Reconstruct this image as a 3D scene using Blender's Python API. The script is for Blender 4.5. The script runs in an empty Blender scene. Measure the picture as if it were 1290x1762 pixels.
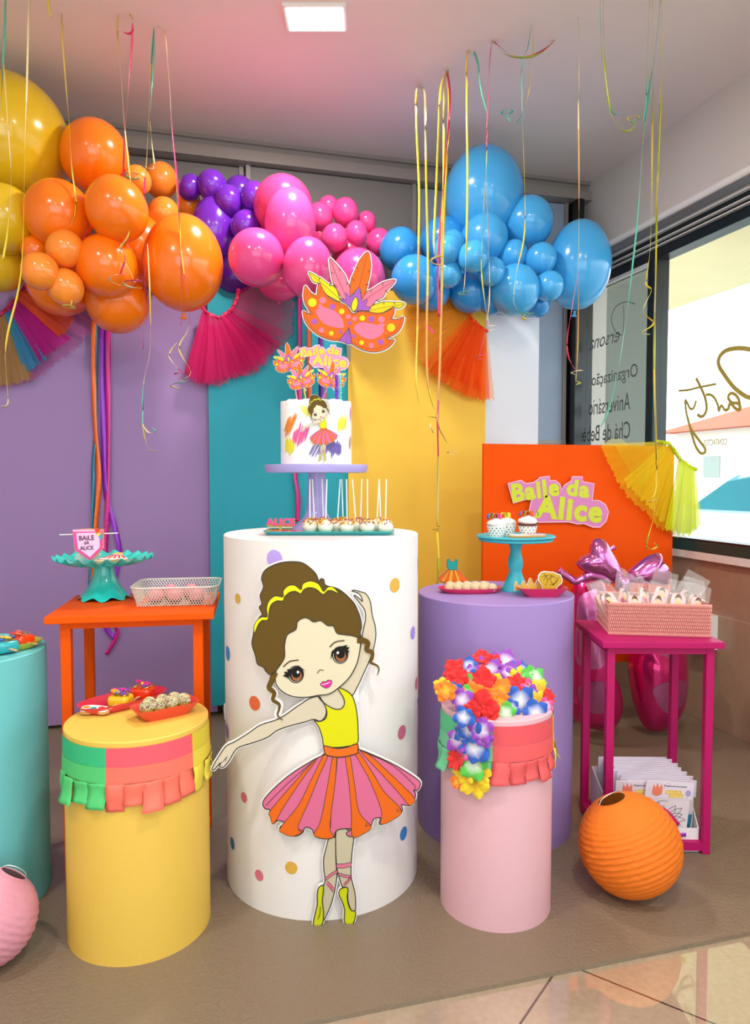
import bpy, bmesh, math, random
from mathutils import Vector, Matrix
random.seed(7)
PI = math.pi
SC = bpy.context.scene
COL = SC.collection

# ------------------------------------------------------------------ camera
FPX = 1242.0
YAW = math.radians(15.5)
PITCH = math.radians(2.81)
CAM_H = 1.25
cam_data = bpy.data.cameras.new('camera')
cam = bpy.data.objects.new('camera', cam_data)
COL.objects.link(cam)
cam.location = (0, 0, CAM_H)
cam.rotation_euler = (PI / 2 - PITCH, 0, -YAW)
cam_data.sensor_fit = 'HORIZONTAL'
cam_data.sensor_width = 36
cam_data.lens = 36 * FPX / 1290
cam_data.clip_start = 0.05
SC.camera = cam
RM = cam.rotation_euler.to_matrix()
EYE = Vector((0, 0, CAM_H))

# ------------------------------------------------------------------ world, lights, exposure
SC.view_settings.view_transform = 'Standard'
SC.view_settings.look = 'None'
SC.view_settings.gamma = 1
SC.view_settings.exposure = 0.14
w = bpy.data.worlds.new('sky')
SC.world = w
w.use_nodes = True
wn = w.node_tree
for n in list(wn.nodes):
    wn.nodes.remove(n)
wo = wn.nodes.new('ShaderNodeOutputWorld')
wb = wn.nodes.new('ShaderNodeBackground')
wb.inputs[0].default_value = (0.83, 0.92, 1.0, 1)
wb.inputs[1].default_value = 3.8
wn.links.new(wb.outputs[0], wo.inputs[0])

def light(name, typ, loc, energy, color=(1, 1, 1), size=None, size_y=None, rot=(0, 0, 0), parent=None, spread=None):
    d = bpy.data.lights.new(name, typ)
    d.energy = energy
    d.color = color
    if typ == 'AREA':
        d.shape = 'RECTANGLE' if size_y else 'SQUARE'
        d.size = size
        if size_y:
            d.size_y = size_y
        if spread:
            d.spread = spread
    elif size is not None and typ == 'POINT':
        d.shadow_soft_size = size
    o = bpy.data.objects.new(name, d)
    COL.objects.link(o)
    o.location = loc
    o.rotation_euler = rot
    if parent:
        o.parent = parent
    return o

# daylight comes from the sky through the shop windows; portals only guide its sampling
def portal(loc, sx, sy, rot):
    o = light('window_portal', 'AREA', loc, 1, (1, 1, 1), sx, sy, rot)
    o.data.cycles.is_portal = True
    return o
portal((2.60, .9, 1.69), 6.4, 1.5, (0, math.radians(90), 0))
portal((-.2, -2.64, 1.65), 4.2, 2.1, (math.radians(90), 0, 0))
# sun on the street outside
sun = bpy.data.lights.new('sun', 'SUN')
sun.energy = 1.2
sun.angle = 0.02
so = bpy.data.objects.new('sun', sun)
COL.objects.link(so)
so.rotation_euler = (math.radians(35), math.radians(-30), 0)

CEIL = 3.11
LAMP_W = 25

# ------------------------------------------------------------------ helpers
def lin(c):
    if isinstance(c, str):
        c = tuple(int(c[i:i + 2], 16) / 255 for i in (0, 2, 4))
    return tuple((x / 12.92 if x <= 0.04045 else ((x + 0.055) / 1.055) ** 2.4) for x in c) + (1,)

MATS = {}
def mat(name, col, rough=0.5, metal=0.0, alpha=None, coat=0.0, spec=0.5, emit=None, bump=None, var=None, trans=0.0, sss=0.0, sheen=0.0):
    """bump=(scale,strength)  var=(scale,amount)"""
    if name in MATS:
        return MATS[name]
    m = bpy.data.materials.new(name)
    m.use_nodes = True
    nt = m.node_tree
    b = nt.nodes['Principled BSDF']
    b.inputs['Base Color'].default_value = lin(col)
    b.inputs['Roughness'].default_value = rough
    b.inputs['Metallic'].default_value = metal
    b.inputs['Specular IOR Level'].default_value = spec
    b.inputs['Coat Weight'].default_value = coat
    b.inputs['Coat Roughness'].default_value = 0.08
    b.inputs['Transmission Weight'].default_value = trans
    b.inputs['Subsurface Weight'].default_value = sss
    if sss:
        b.inputs['Subsurface Radius'].default_value = (0.05, 0.05, 0.05)
        b.inputs['Subsurface Scale'].default_value = 0.4
    b.inputs['Sheen Weight'].default_value = sheen
    if alpha is not None:
        b.inputs['Alpha'].default_value = alpha
    if emit:
        b.inputs['Emission Color'].default_value = lin(emit[0])
        b.inputs['Emission Strength'].default_value = emit[1]
    if bump or var:
        tc = nt.nodes.new('ShaderNodeTexCoord')
    if bump:
        t = nt.nodes.new('ShaderNodeTexNoise')
        t.inputs['Scale'].default_value = bump[0]
        t.inputs['Detail'].default_value = 4
        bp = nt.nodes.new('ShaderNodeBump')
        bp.inputs['Strength'].default_value = bump[1]
        bp.inputs['Distance'].default_value = 0.01
        nt.links.new(tc.outputs['Object'], t.inputs['Vector'])
        nt.links.new(t.outputs['Fac'], bp.inputs['Height'])
        nt.links.new(bp.outputs[0], b.inputs['Normal'])
    if var:
        t2 = nt.nodes.new('ShaderNodeTexNoise')
        t2.inputs['Scale'].default_value = var[0]
        t2.inputs['Detail'].default_value = 3
        hs = nt.nodes.new('ShaderNodeHueSaturation')
        hs.inputs['Color'].default_value = lin(col)
        mr = nt.nodes.new('ShaderNodeMapRange')
        mr.inputs['From Min'].default_value = 0.3
        mr.inputs['From Max'].default_value = 0.7
        mr.inputs['To Min'].default_value = 1 - var[1]
        mr.inputs['To Max'].default_value = 1 + var[1]
        nt.links.new(tc.outputs['Object'], t2.inputs['Vector'])
        nt.links.new(t2.outputs['Fac'], mr.inputs['Value'])
        nt.links.new(mr.outputs[0], hs.inputs['Value'])
        nt.links.new(hs.outputs[0], b.inputs['Base Color'])
    MATS[name] = m
    return m

def tulle(name, col, cover=0.6):
    if name in MATS:
        return MATS[name]
    m = mat(name, col, rough=0.8, alpha=cover, spec=0.2)
    nt = m.node_tree
    b = nt.nodes['Principled BSDF']
    tl = nt.nodes.new('ShaderNodeBsdfTranslucent')
    tl.inputs[0].default_value = lin(col)
    tr = nt.nodes.new('ShaderNodeBsdfTransparent')
    mx = nt.nodes.new('ShaderNodeMixShader')
    mx2 = nt.nodes.new('ShaderNodeMixShader')
    b.inputs['Alpha'].default_value = 1
    mx.inputs[0].default_value = 0.2
    nt.links.new(b.outputs[0], mx.inputs[1])
    nt.links.new(tl.outputs[0], mx.inputs[2])
    mx2.inputs[0].default_value = cover
    nt.links.new(tr.outputs[0], mx2.inputs[1])
    nt.links.new(mx.outputs[0], mx2.inputs[2])
    nt.links.new(mx2.outputs[0], nt.nodes['Material Output'].inputs[0])
    return m

def ray(px, py):
    return RM @ Vector(((px - 645) / FPX, (881 - py) / FPX, -1.0))
def onZ(px, py, z):
    r = ray(px, py); return EYE + r * ((z - CAM_H) / r.z)
def onY(px, py, y):
    r = ray(px, py); return EYE + r * (y / r.y)
def onX(px, py, x):
    r = ray(px, py); return EYE + r * (x / r.x)
FWD = Vector((math.sin(YAW), math.cos(YAW), 0))
def onD(px, py, d):
    r = ray(px, py); return EYE + r * (d / r.dot(FWD))
def onCyl(px, py, c, rad):
    r = ray(px, py)
    a = r.x * r.x + r.y * r.y; b = -2 * (r.x * c[0] + r.y * c[1]); cc = c[0] ** 2 + c[1] ** 2 - rad * rad
    disc = max(b * b - 4 * a * cc, 0)
    return EYE + r * ((-b - math.sqrt(disc)) / (2 * a))

class MB:
    """collects shapes for ONE mesh"""
    def __init__(s):
        s.v = []; s.f = []; s.m = []
    def add(s, vs, fs, mi=0, M=None):
        o = len(s.v)
        for p in vs:
            p = Vector(p)
            s.v.append(M @ p if M else p)
        for f in fs:
            s.f.append([i + o for i in f]); s.m.append(mi)
        return s
    def box(s, x0, x1, y0, y1, z0, z1, mi=0, M=None):
        vs = [(x, y, z) for x in (x0, x1) for y in (y0, y1) for z in (z0, z1)]
        return s.add(vs, [(0, 1, 3, 2), (4, 6, 7, 5), (0, 4, 5, 1), (2, 3, 7, 6), (0, 2, 6, 4), (1, 5, 7, 3)], mi, M)
    def lathe(s, prof, n=48, mi=0, M=None, wav=None, a0=0, a1=2 * PI):
        vs = []; fs = []
        full = abs(a1 - a0 - 2 * PI) < 1e-6
        cols = n if full else n + 1
        for k, (r, z) in enumerate(prof):
            for i in range(cols):
                a = a0 + (a1 - a0) * i / n
                rr, zz = (r, z) if not wav else wav(k, r, z, a)
                vs.append((rr * math.cos(a), rr * math.sin(a), zz))
        for k in range(len(prof) - 1):
            for i in range(n):
                j = (i + 1) % cols
                fs.append((k * cols + i, k * cols + j, (k + 1) * cols + j, (k + 1) * cols + i))
        return s.add(vs, fs, mi, M)
    def tube(s, pts, r, n=8, mi=0, M=None, closed=False, caps=True):
        pts = [Vector(p) for p in pts]
        N = len(pts)
        rr = r if isinstance(r, (list, tuple)) else [r] * N
        t0 = (pts[1] - pts[0]).normalized()
        up = Vector((0, 0, 1)) if abs(t0.z) < 0.9 else Vector((1, 0, 0))
        nrm = t0.cross(up).normalized()
        vs = []; fs = []
        for i in range(N):
            if closed:
                t = pts[(i + 1) % N] - pts[i - 1]
            else:
                t = pts[min(i + 1, N - 1)] - pts[max(i - 1, 0)]
            if t.length < 1e-9:
                t = Vector((0, 0, 1))
            t.normalize()
            nrm = (nrm - t * nrm.dot(t))
            if nrm.length < 1e-6:
                nrm = t.orthogonal()
            nrm.normalize()
            b = t.cross(nrm)
            for k in range(n):
                a = 2 * PI * k / n
                vs.append(pts[i] + (nrm * math.cos(a) + b * math.sin(a)) * rr[i])
        for i in range(N if closed else N - 1):
            for k in range(n):
                a = i * n + k; b_ = i * n + (k + 1) % n
                c = ((i + 1) % N) * n + (k + 1) % n; d = ((i + 1) % N) * n + k
                fs.append((a, b_, c, d))
        if caps and not closed:
            fs.append(tuple(range(n))[::-1]); fs.append(tuple((N - 1) * n + k for k in range(n)))
        return s.add(vs, fs, mi, M)
    def ball(s, c, rx, ry=None, rz=None, nu=20, nv=12, mi=0, M=None, f=None):
        ry = ry or rx; rz = rz or rx
        vs = []; fs = []
        for j in range(nv + 1):
            ph = PI * j / nv
            for i in range(nu):
                a = 2 * PI * i / nu
                p = Vector((math.sin(ph) * math.cos(a), math.sin(ph) * math.sin(a), math.cos(ph)))
                k = f(p) if f else 1
                vs.append((c[0] + rx * p.x * k, c[1] + ry * p.y * k, c[2] + rz * p.z * k))
        for j in range(nv):
            for i in range(nu):
                fs.append((j * nu + i, (j + 1) * nu + i, (j + 1) * nu + (i + 1) % nu, j * nu + (i + 1) % nu))
        return s.add(vs, fs, mi, M)
    def poly(s, pts, y0, y1, mi=0, M=None):
        """flat outline in the x/z plane, front face at y0 (towards the viewer), back at y1"""
        n = len(pts)
        vs = [(p[0], y0, p[1]) for p in pts] + [(p[0], y1, p[1]) for p in pts]
        fs = [tuple(range(n)), tuple(range(2 * n - 1, n - 1, -1))]
        fs += [(i, i + n, (i + 1) % n + n, (i + 1) % n) for i in range(n)]
        return s.add(vs, fs, mi, M)
    def stroke(s, pts, w, y0, y1, mi=0, closed=False, M=None, ramp=0.0):
        N = len(pts)
        ws = w if isinstance(w, (list, tuple)) else [w] * N
        L = []; Rr = []
        for i in range(N):
            a = pts[i - 1] if (i > 0 or closed) else pts[0]
            b = pts[(i + 1) % N] if (i < N - 1 or closed) else pts[-1]
            dx, dz = b[0] - a[0], b[1] - a[1]
            l = math.hypot(dx, dz) or 1
            nx, nz = -dz / l, dx / l
            L.append((pts[i][0] + nx * ws[i] / 2, pts[i][1] + nz * ws[i] / 2))
            Rr.append((pts[i][0] - nx * ws[i] / 2, pts[i][1] - nz * ws[i] / 2))
        vs = [(p[0], y0 - ramp * i, p[1]) for i, p in enumerate(L)] + [(p[0], y0 - ramp * i, p[1]) for i, p in enumerate(Rr)] + [(p[0], y1, p[1]) for p in L] + [(p[0], y1, p[1]) for p in Rr]
        fs = []
        for i in range(N if closed else N - 1):
            j = (i + 1) % N
            fs += [(i, j, N + j, N + i), (i, 2 * N + i, 2 * N + j, j), (N + i, N + j, 3 * N + j, 3 * N + i)]
        return s.add(vs, fs, mi, M)
    def build(s, name, m, parent=None, smooth=False, recalc=True):
        me = bpy.data.meshes.new(name)
        me.from_pydata([tuple(v) for v in s.v], [], s.f)
        ms = m if isinstance(m, (list, tuple)) else [m]
        for x in ms:
            me.materials.append(x)
        me.polygons.foreach_set('material_index', s.m)
        bm = bmesh.new(); bm.from_mesh(me)
        if recalc:
            bmesh.ops.recalc_face_normals(bm, faces=bm.faces)
        big = [f for f in bm.faces if len(f.verts) > 4]
        if big:
            bmesh.ops.triangulate(bm, faces=big, ngon_method='EAR_CLIP')
        if smooth:
            for f in bm.faces:
                f.smooth = True
            lim = math.radians(smooth if smooth is not True else 50)
            for e in bm.edges:
                if len(e.link_faces) == 2 and e.calc_face_angle(0) > lim:
                    e.smooth = False
        bm.to_mesh(me); bm.free()
        me.update()
        o = bpy.data.objects.new(name, me)
        COL.objects.link(o)
        if parent:
            o.parent = parent
        return o

def tag(o, label=None, cat=None, group=None, kind=None):
    if label: o['label'] = label
    if cat: o['category'] = cat
    if group: o['group'] = group
    if kind: o['kind'] = kind
    return o
def thing(name, label, cat, loc=(0, 0, 0), rz=0, group=None):
    o = bpy.data.objects.new(name, None)
    o.empty_display_size = 0.05
    COL.objects.link(o)
    o.location = loc; o.rotation_euler = (0, 0, rz)
    return tag(o, label, cat, group)
def struct(name, mb, m, smooth=False):
    return tag(mb.build(name, m, None, smooth), kind='structure')
KIDS = {}
def copy_tree(o, parent=None):
    c = o.copy(); COL.objects.link(c)
    if parent: c.parent = parent
    for ch in o.children:
        copy_tree(ch, c)
    return c

def cat(pts, closed=True, n=5):
    """smooth curve through the points"""
    N = len(pts); out = []
    rng = range(N if closed else N - 1)
    for i in rng:
        if closed:
            p0, p1, p2, p3 = pts[i - 1], pts[i], pts[(i + 1) % N], pts[(i + 2) % N]
        else:
            p0, p1, p2, p3 = pts[max(i - 1, 0)], pts[i], pts[i + 1], pts[min(i + 2, N - 1)]
        for k in range(n):
            t = k / n
            out.append(tuple(0.5 * ((2 * b) + (-a + c) * t + (2 * a - 5 * b + 4 * c - d) * t * t + (-a + 3 * b - 3 * c + d) * t ** 3)
                             for a, b, c, d in zip(p0, p1, p2, p3)))
    if not closed:
        out.append(tuple(pts[-1]))
    return out

class Fr:
    """an upright flat board: origin, facing direction; turns photo outlines into metres on the board"""
    def __init__(s, o, n):
        s.o = Vector(o); s.n = Vector((n[0], n[1], 0)).normalized()
        s.r = (-s.n).cross(Vector((0, 0, 1))).normalized()
        s.M = Matrix(((s.r.x, -s.n.x, 0, s.o.x), (s.r.y, -s.n.y, 0, s.o.y), (0, 0, 1, s.o.z), (0, 0, 0, 1)))
    def uv(s, px, py):
        r = ray(px, py)
        t = (s.o - EYE).dot(s.n) / r.dot(s.n)
        p = EYE + r * t - s.o
        return (p.dot(s.r), p.z)
def crop(fr, ox, oy, sc):
    return lambda pts: [fr.uv(ox + x / sc, oy + y / sc) for x, y in pts]

def text2d(txt, bold=0.0, shear=0.0, res=3, spacing=1.0):
    cu = bpy.data.curves.new('lettering', 'FONT')
    cu.body = txt; cu.offset = bold; cu.shear = shear; cu.resolution_u = res; cu.space_character = spacing
    o = bpy.data.objects.new('lettering', cu); COL.objects.link(o)
    dg = bpy.context.evaluated_depsgraph_get(); dg.update()
    me = bpy.data.meshes.new_from_object(o.evaluated_get(dg))
    vs = [(v.co.x, v.co.y) for v in me.vertices]; fs = [tuple(p.vertices) for p in me.polygons]
    bpy.data.objects.remove(o); bpy.data.curves.remove(cu); bpy.data.meshes.remove(me)
    xs = [v[0] for v in vs]; ys = [v[1] for v in vs]
    x0, x1, y0, y1 = min(xs), max(xs), min(ys), max(ys)
    return [((x - x0) / (x1 - x0) - 0.5, (y - y0) / (y1 - y0) - 0.5) for x, y in vs], fs
def put_text(mb, txt, cx, cz, w, h, y0, th, mi=0, ang=0, bold=0.0, shear=0.0, mirror=False, spacing=1.0):
    vs, fs = text2d(txt, bold, shear, 3, spacing)
    ca, sa = math.cos(ang), math.sin(ang); sg = -1 if mirror else 1
    P = [(cx + sg * (x * w * ca - y * h * sa), cz + x * w * sa + y * h * ca) for x, y in vs]
    n = len(P)
    mb.add([(p[0], y0, p[1]) for p in P] + [(p[0], y0 + th, p[1]) for p in P], [tuple(f) for f in fs], mi)
    # side walls along the letter edges
    cnt = {}
    for f in fs:
        for i in range(len(f)):
            e = (f[i], f[(i + 1) % len(f)]); k = tuple(sorted(e))
            cnt[k] = cnt.get(k, 0) + 1
    o = len(mb.v) - 2 * n
    for (a, b), c in cnt.items():
        if c == 1:
            mb.f.append([o + a, o + b, o + n + b, o + n + a]); mb.m.append(mi)

def rot2(pts, a):
    return [(x * math.cos(a) - y * math.sin(a), x * math.sin(a) + y * math.cos(a)) for x, y in pts]
def inflate(mb, outline, T, rings=7, mi=0, M=None, c=None):
    """puffed foil cushion from an outline in x/z"""
    n = len(outline)
    cx = sum(p[0] for p in outline) / n if c is None else c[0]; cz = sum(p[1] for p in outline) / n if c is None else c[1]
    vs = []; fs = []
    for side in (-1, 1):
        base = len(vs)
        vs.append((cx, side * T, cz))
        for k in range(1, rings + 1):
            t = k / rings
            h = T * math.sqrt(max(1 - t ** 2.2, 0))
            for p in outline:
                vs.append((cx + (p[0] - cx) * t, side * h, cz + (p[1] - cz) * t))
        for i in range(n):
            j = (i + 1) % n
            fs.append((base, base + 1 + i, base + 1 + j))
            for k in range(rings - 1):
                a = base + 1 + k * n
                fs.append((a + i, a + n + i, a + n + j, a + j))
    mb.add(vs, fs, mi, M)

# ================================================================== the room
XR = 2.556        # right wall / glass line
YB = 4.26         # back wall
XL = -2.6; YF = -2.6

def tile_mat(name, c1, c2, grout, scale, rough, bump=0.0, mw=0.004, w=0.6, h=0.6, noise=60, spec=0.5, rot=0.0, off=(0, 0, 0), axis=None):
    m = bpy.data.materials.new(name); m.use_nodes = True
    nt = m.node_tree; b = nt.nodes['Principled BSDF']
    tc = nt.nodes.new('ShaderNodeTexCoord'); mp = nt.nodes.new('ShaderNodeMapping')
    mp.inputs['Rotation'].default_value = axis or (0, 0, rot); mp.inputs['Location'].default_value = off
    br = nt.nodes.new('ShaderNodeTexBrick')
    br.offset = 0; br.inputs['Scale'].default_value = scale
    br.inputs['Mortar Size'].default_value = mw; br.inputs['Brick Width'].default_value = w; br.inputs['Row Height'].default_value = h
    br.inputs['Color1'].default_value = (1, 1, 1, 1); br.inputs['Color2'].default_value = (1, 1, 1, 1); br.inputs['Mortar'].default_value = (0, 0, 0, 1)
    no = nt.nodes.new('ShaderNodeTexNoise'); no.inputs['Scale'].default_value = noise; no.inputs['Detail'].default_value = 6
    mx = nt.nodes.new('ShaderNodeMixRGB'); mx.inputs[1].default_value = lin(c1); mx.inputs[2].default_value = lin(c2)
    m2 = nt.nodes.new('ShaderNodeMixRGB'); m2.inputs[1].default_value = lin(grout)
    nt.links.new(tc.outputs['Object'], mp.inputs[0]); nt.links.new(mp.outputs[0], br.inputs['Vector'])
    nt.links.new(tc.outputs['Object'], no.inputs['Vector'])
    nt.links.new(no.outputs['Fac'], mx.inputs[0]); nt.links.new(br.outputs['Color'], m2.inputs[0]); nt.links.new(mx.outputs[0], m2.inputs[2])
    nt.links.new(m2.outputs[0], b.inputs['Base Color'])
    b.inputs['Roughness'].default_value = rough; b.inputs['Specular IOR Level'].default_value = spec
    return m

m_floor = tile_mat('polished_tile', '9E8870', 'BCA88E', '4a3c30', 1.0, 0.05, mw=0.003, w=0.9, h=0.9, noise=60, spec=0.8, off=(0.054, 0.246, 0), axis=(0, 0, math.radians(-39)))
fb = m_floor.node_tree.nodes['Principled BSDF']; fb.inputs['Coat Weight'].default_value = 1; fb.inputs['Coat IOR'].default_value = 2.0; fb.inputs['Coat Roughness'].default_value = .02
m_ceil = mat('ceiling_paint', 'EEE4E1', 0.85, bump=(120, 0.05))
m_wall = mat('wall_paint', 'DAD4CE', 0.8, bump=(140, 0.05))
m_wtile = tile_mat('wall_tile', '94765F', 'A58770', 'AE9580', 1.0, 0.22, mw=0.003, w=0.62, h=0.31, noise=30, off=(0.05, 0.0, 0.02), axis=(PI / 2, 0, PI / 2))
m_green = mat('dark_green_frame', '0F3A36', 0.3)
m_black = mat('black_frame', '15191A', 0.3)
m_white = mat('white_plastic', 'F2F0EC', 0.35)
m_grey = mat('grey_aluminium', '8F8E8C', 0.3, metal=0.6)
m_stone = mat('sill_stone', 'DCD3CC', 0.25, var=(18, 0.05))

struct('floor', MB().box(XL, XR + 0.1, YF, YB + 0.1, -0.1, 0), m_floor)
struct('ceiling', MB().box(XL, XR + 0.3, YF, YB + 0.2, CEIL, CEIL + 0.1), m_ceil)
struct('wall_left', MB().box(XL - 0.1, XL, YF, YB, 0, CEIL), m_wall)
mb = MB(); mb.box(XL, XR, YF - 0.1, YF, 0, .6); mb.box(XL, XR, YF - 0.1, YF, 2.7, CEIL); mb.box(XL, -2.3, YF - 0.1, YF, .6, 2.7); mb.box(1.9, XR, YF - 0.1, YF, .6, 2.7)
struct('wall_front', mb, m_wall)
struct('wall_back', MB().box(XL, XR + 0.1, YB, YB + 0.12, 0, CEIL), m_wall)
# right wall: tiled parapet, sill, upper wall
Y0W, Y1W = -2.3, 4.23
mb = MB(); mb.box(XR, XR + 0.2, YF, YB, 0, 0.83); struct('wall_right', mb, m_wtile)
mb = MB(); mb.box(XR, XR + 0.2, YF, YB, 2.66, CEIL); mb.box(XR, XR + 0.2, YF, Y0W, 0.83, 2.66); mb.box(XR, XR + 0.2, Y1W, YB, 0.83, 2.66)
struct('wall_right_upper', mb, m_wall)
mb = MB(); mb.box(XR - 0.035, XR + 0.2, YF, Y1W + 0.02, 0.835, 0.872); struct('trim_1', mb, m_stone)

# window: frames, mullion, two panes
YM0, YM1 = 3.425, 3.50
mb = MB()
mb.box(XR - 0.02, XR + 0.06, Y0W, Y1W, 0.872, 0.935)
mb.box(XR - 0.025, XR + 0.06, Y0W, Y1W, 2.43, 2.475); mb.box(XR - 0.005, XR + 0.06, Y0W, Y1W, 2.475, 2.56)
mb.box(XR - 0.02, XR + 0.06, YM0, YM1, 0.935, 2.44)
mb.box(XR - 0.02, XR + 0.06, Y1W - 0.06, Y1W, 0.872, 2.56)
mb.box(XR - 0.02, XR + 0.06, Y0W, Y0W + 0.06, 0.872, 2.56)
mb.box(XR - 0.02, XR + 0.06, 0.75, 0.82, 0.872, 2.46)
win = struct('window_1', mb, m_black)
mb = MB(); mb.box(XR - 0.026, XR - 0.02, Y0W, Y1W - 0.02, 0.875, 0.925); mb.box(XR - 0.026, XR - 0.02, YM0 + 0.002, YM0 + 0.016, 0.935, 2.43)
mb.build('frame_cover', m_green, win)
mb = MB(); mb.box(XR - 0.028, XR, Y0W, Y1W, 2.56, 2.572); mb.box(XR - 0.03, XR, Y0W, Y1W, 2.492, 2.497); mb.box(XR - 0.03, XR, Y0W, Y1W, 2.52, 2.524)
mb.box(XR - 0.024, XR, YM1, Y1W, 2.412, 2.43)
mb.build('aluminium_strip', m_white, win)
def glass_mat():
    m = bpy.data.materials.new('window_glass'); m.use_nodes = True
    nt = m.node_tree
    for n in list(nt.nodes): nt.nodes.remove(n)
    o = nt.nodes.new('ShaderNodeOutputMaterial'); t = nt.nodes.new('ShaderNodeBsdfTransparent'); g = nt.nodes.new('ShaderNodeBsdfGlossy')
    g.inputs['Roughness'].default_value = 0.0
    lw_ = nt.nodes.new('ShaderNodeLayerWeight'); lw_.inputs[0].default_value = .5
    pw = nt.nodes.new('ShaderNodeMath'); pw.operation = 'POWER'; pw.inputs[1].default_value = 5
    f = nt.nodes.new('ShaderNodeMath'); f.operation = 'MULTIPLY_ADD'; f.inputs[1].default_value = .5; f.inputs[2].default_value = .03
    nt.links.new(lw_.outputs['Facing'], pw.inputs[0]); nt.links.new(pw.outputs[0], f.inputs[0])
    mx = nt.nodes.new('ShaderNodeMixShader')
    t.inputs[0].default_value = (0.94, 0.97, 0.96, 1)
    nt.links.new(f.outputs[0], mx.inputs[0]); nt.links.new(t.outputs[0], mx.inputs[1]); nt.links.new(g.outputs[0], mx.inputs[2]); nt.links.new(mx.outputs[0], o.inputs[0])
    return m
m_glass = glass_mat()
MB().box(XR + 0.015, XR + 0.021, Y0W + 0.06, YM0, 0.935, 2.44).build('window_pane', m_glass, win)
MB().box(XR + 0.015, XR + 0.021, YM1, Y1W - 0.06, 0.935, 2.44).build('window_pane', m_glass, win)

# vinyl writing stuck on the outside of the panes (read from the street, so reversed from in here)
gf = Fr((XR + 0.012, 0, 0), (-1, 0, 0))
def on_glass(obj):
    obj.matrix_local = gf.M; return obj
m_gold = mat('gold_vinyl', 'A8983C', 0.5)
m_gvin = mat('grey_vinyl', '6E7470', 0.6)
mb = MB()
for txt, a, b, h in (('Organização', (1018, 655), (1097, 636), 0.1), ('Aniversário', (1013, 696), (1084, 690), 0.1), ('Chá de Bebé', (1013, 742), (1084, 738), 0.1)):
    ua, va = gf.uv(*a); ub, vb = gf.uv(*b)
    if 'Beb' in txt: ua -= 0.07
    put_text(mb, txt, (ua + ub) / 2, (va + vb) / 2 - 0.01, abs(ub - ua), h, -0.0008, 0.0008, mirror=True)
on_glass(mb.build('lettering', m_gvin, win))
mb = MB()
G = crop(gf, 980, 480, 4.161)
for pts, wd in (([(470, 180), (400, 165), (330, 200), (300, 270), (310, 340), (340, 390), (375, 402)], .006), ([(385, 190), (388, 300), (380, 400)], .005)):
    mb.stroke(cat(G(pts), False), wd, -0.0008, 0, 0)
ua, va = gf.uv(1016, 592); ub, vb = gf.uv(1056, 584)
put_text(mb, 'ersona', (ua + ub) / 2 + .02, (va + vb) / 2, abs(ub - ua) * 1.3, .06, -.0008, .0008, mirror=True, shear=-0.3)
on_glass(mb.build('lettering', mat('pale_vinyl', '8B948F', 0.6), win))
mb = MB()
for pts, wd in (([(1480, 560), (1450, 760), (1380, 860), (1290, 850), (1240, 828), (1170, 770), (1110, 690), (1068, 620), (1072, 560), (1115, 515), (1180, 498), (1240, 497), (1330, 515), (1430, 560), (1400, 700), (1360, 780)], .015),
                ([(1218, 935), (1212, 870), (1185, 828), (1150, 820), (1135, 850), (1160, 885), (1200, 890), (1222, 915), (1215, 938), (1185, 925), (1150, 890), (1135, 930), (1110, 942)], .011),
                ([(1110, 942), (1085, 905), (1068, 945), (1060, 900), (1035, 850), (1005, 828), (975, 830)], .009),
                ([(905, 710), (945, 790), (972, 860), (980, 930), (962, 975), (935, 985), (915, 968)], .011),
                ([(780, 800), (850, 795), (930, 775), (1050, 752)], [.003] * 4 + [.01] * 9 + [.006] * 3),
                ([(905, 870), (890, 920), (865, 930), (845, 895), (828, 868), (832, 930), (850, 1020), (880, 1090), (930, 1160), (970, 1215), (965, 1245), (935, 1245), (900, 1190), (870, 1090), (845, 990)], .009)):
    q = cat(G(pts), False)
    mb.stroke(q, (wd if not isinstance(wd, list) else .008) * 1.45, -0.0008 - .0004 * len(mb.m) / 400, 0, 0, ramp=.00002)
put_text(mb, 'CONTACTOS', *[(a + b) / 2 for a, b in zip(gf.uv(1213, 760), gf.uv(1247, 762))], .16, .03, -.0008, .0008, mirror=True)
on_glass(mb.build('lettering', m_gold, win))
# capitals low on the pane nearer the camera
mb = MB()
put_text(mb, 'Eventos', -1.75, 1.25, .62, .14, -.0008, .0008, mirror=True)
put_text(mb, '& Casamentos', -1.4, 1.05, .9, .12, -.0008, .0008, mirror=True)
on_glass(mb.build('lettering', m_gvin, win))

# shop front glazing behind the camera
mb = MB()
for xx in (-2.3, -.93, .46, 1.84): mb.box(xx, xx + .06, YF - .08, YF - .02, .6, 2.7)
mb.box(-2.3, 1.9, YF - .08, YF - .02, .6, .66); mb.box(-2.3, 1.9, YF - .08, YF - .02, 2.64, 2.7)
win2 = struct('window_2', mb, m_black)
MB().box(-2.26, 1.86, YF - .053, YF - .047, .64, 2.66).build('window_pane', m_glass, win2)
# roller blind tube above the window
t = thing('roller_blind', 'white roller blind tube running along the wall above the shop window', 'blind', (XR - 0.04, 0.8, 2.63))
MB().tube([(0, -3.1, 0), (0, 3.3, 0)], 0.022, 14).build('tube', m_white, t, True)
MB().box(-0.012, 0.04, -3.1, 3.3, -0.06, -0.024).build('rail', m_grey, t)

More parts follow.
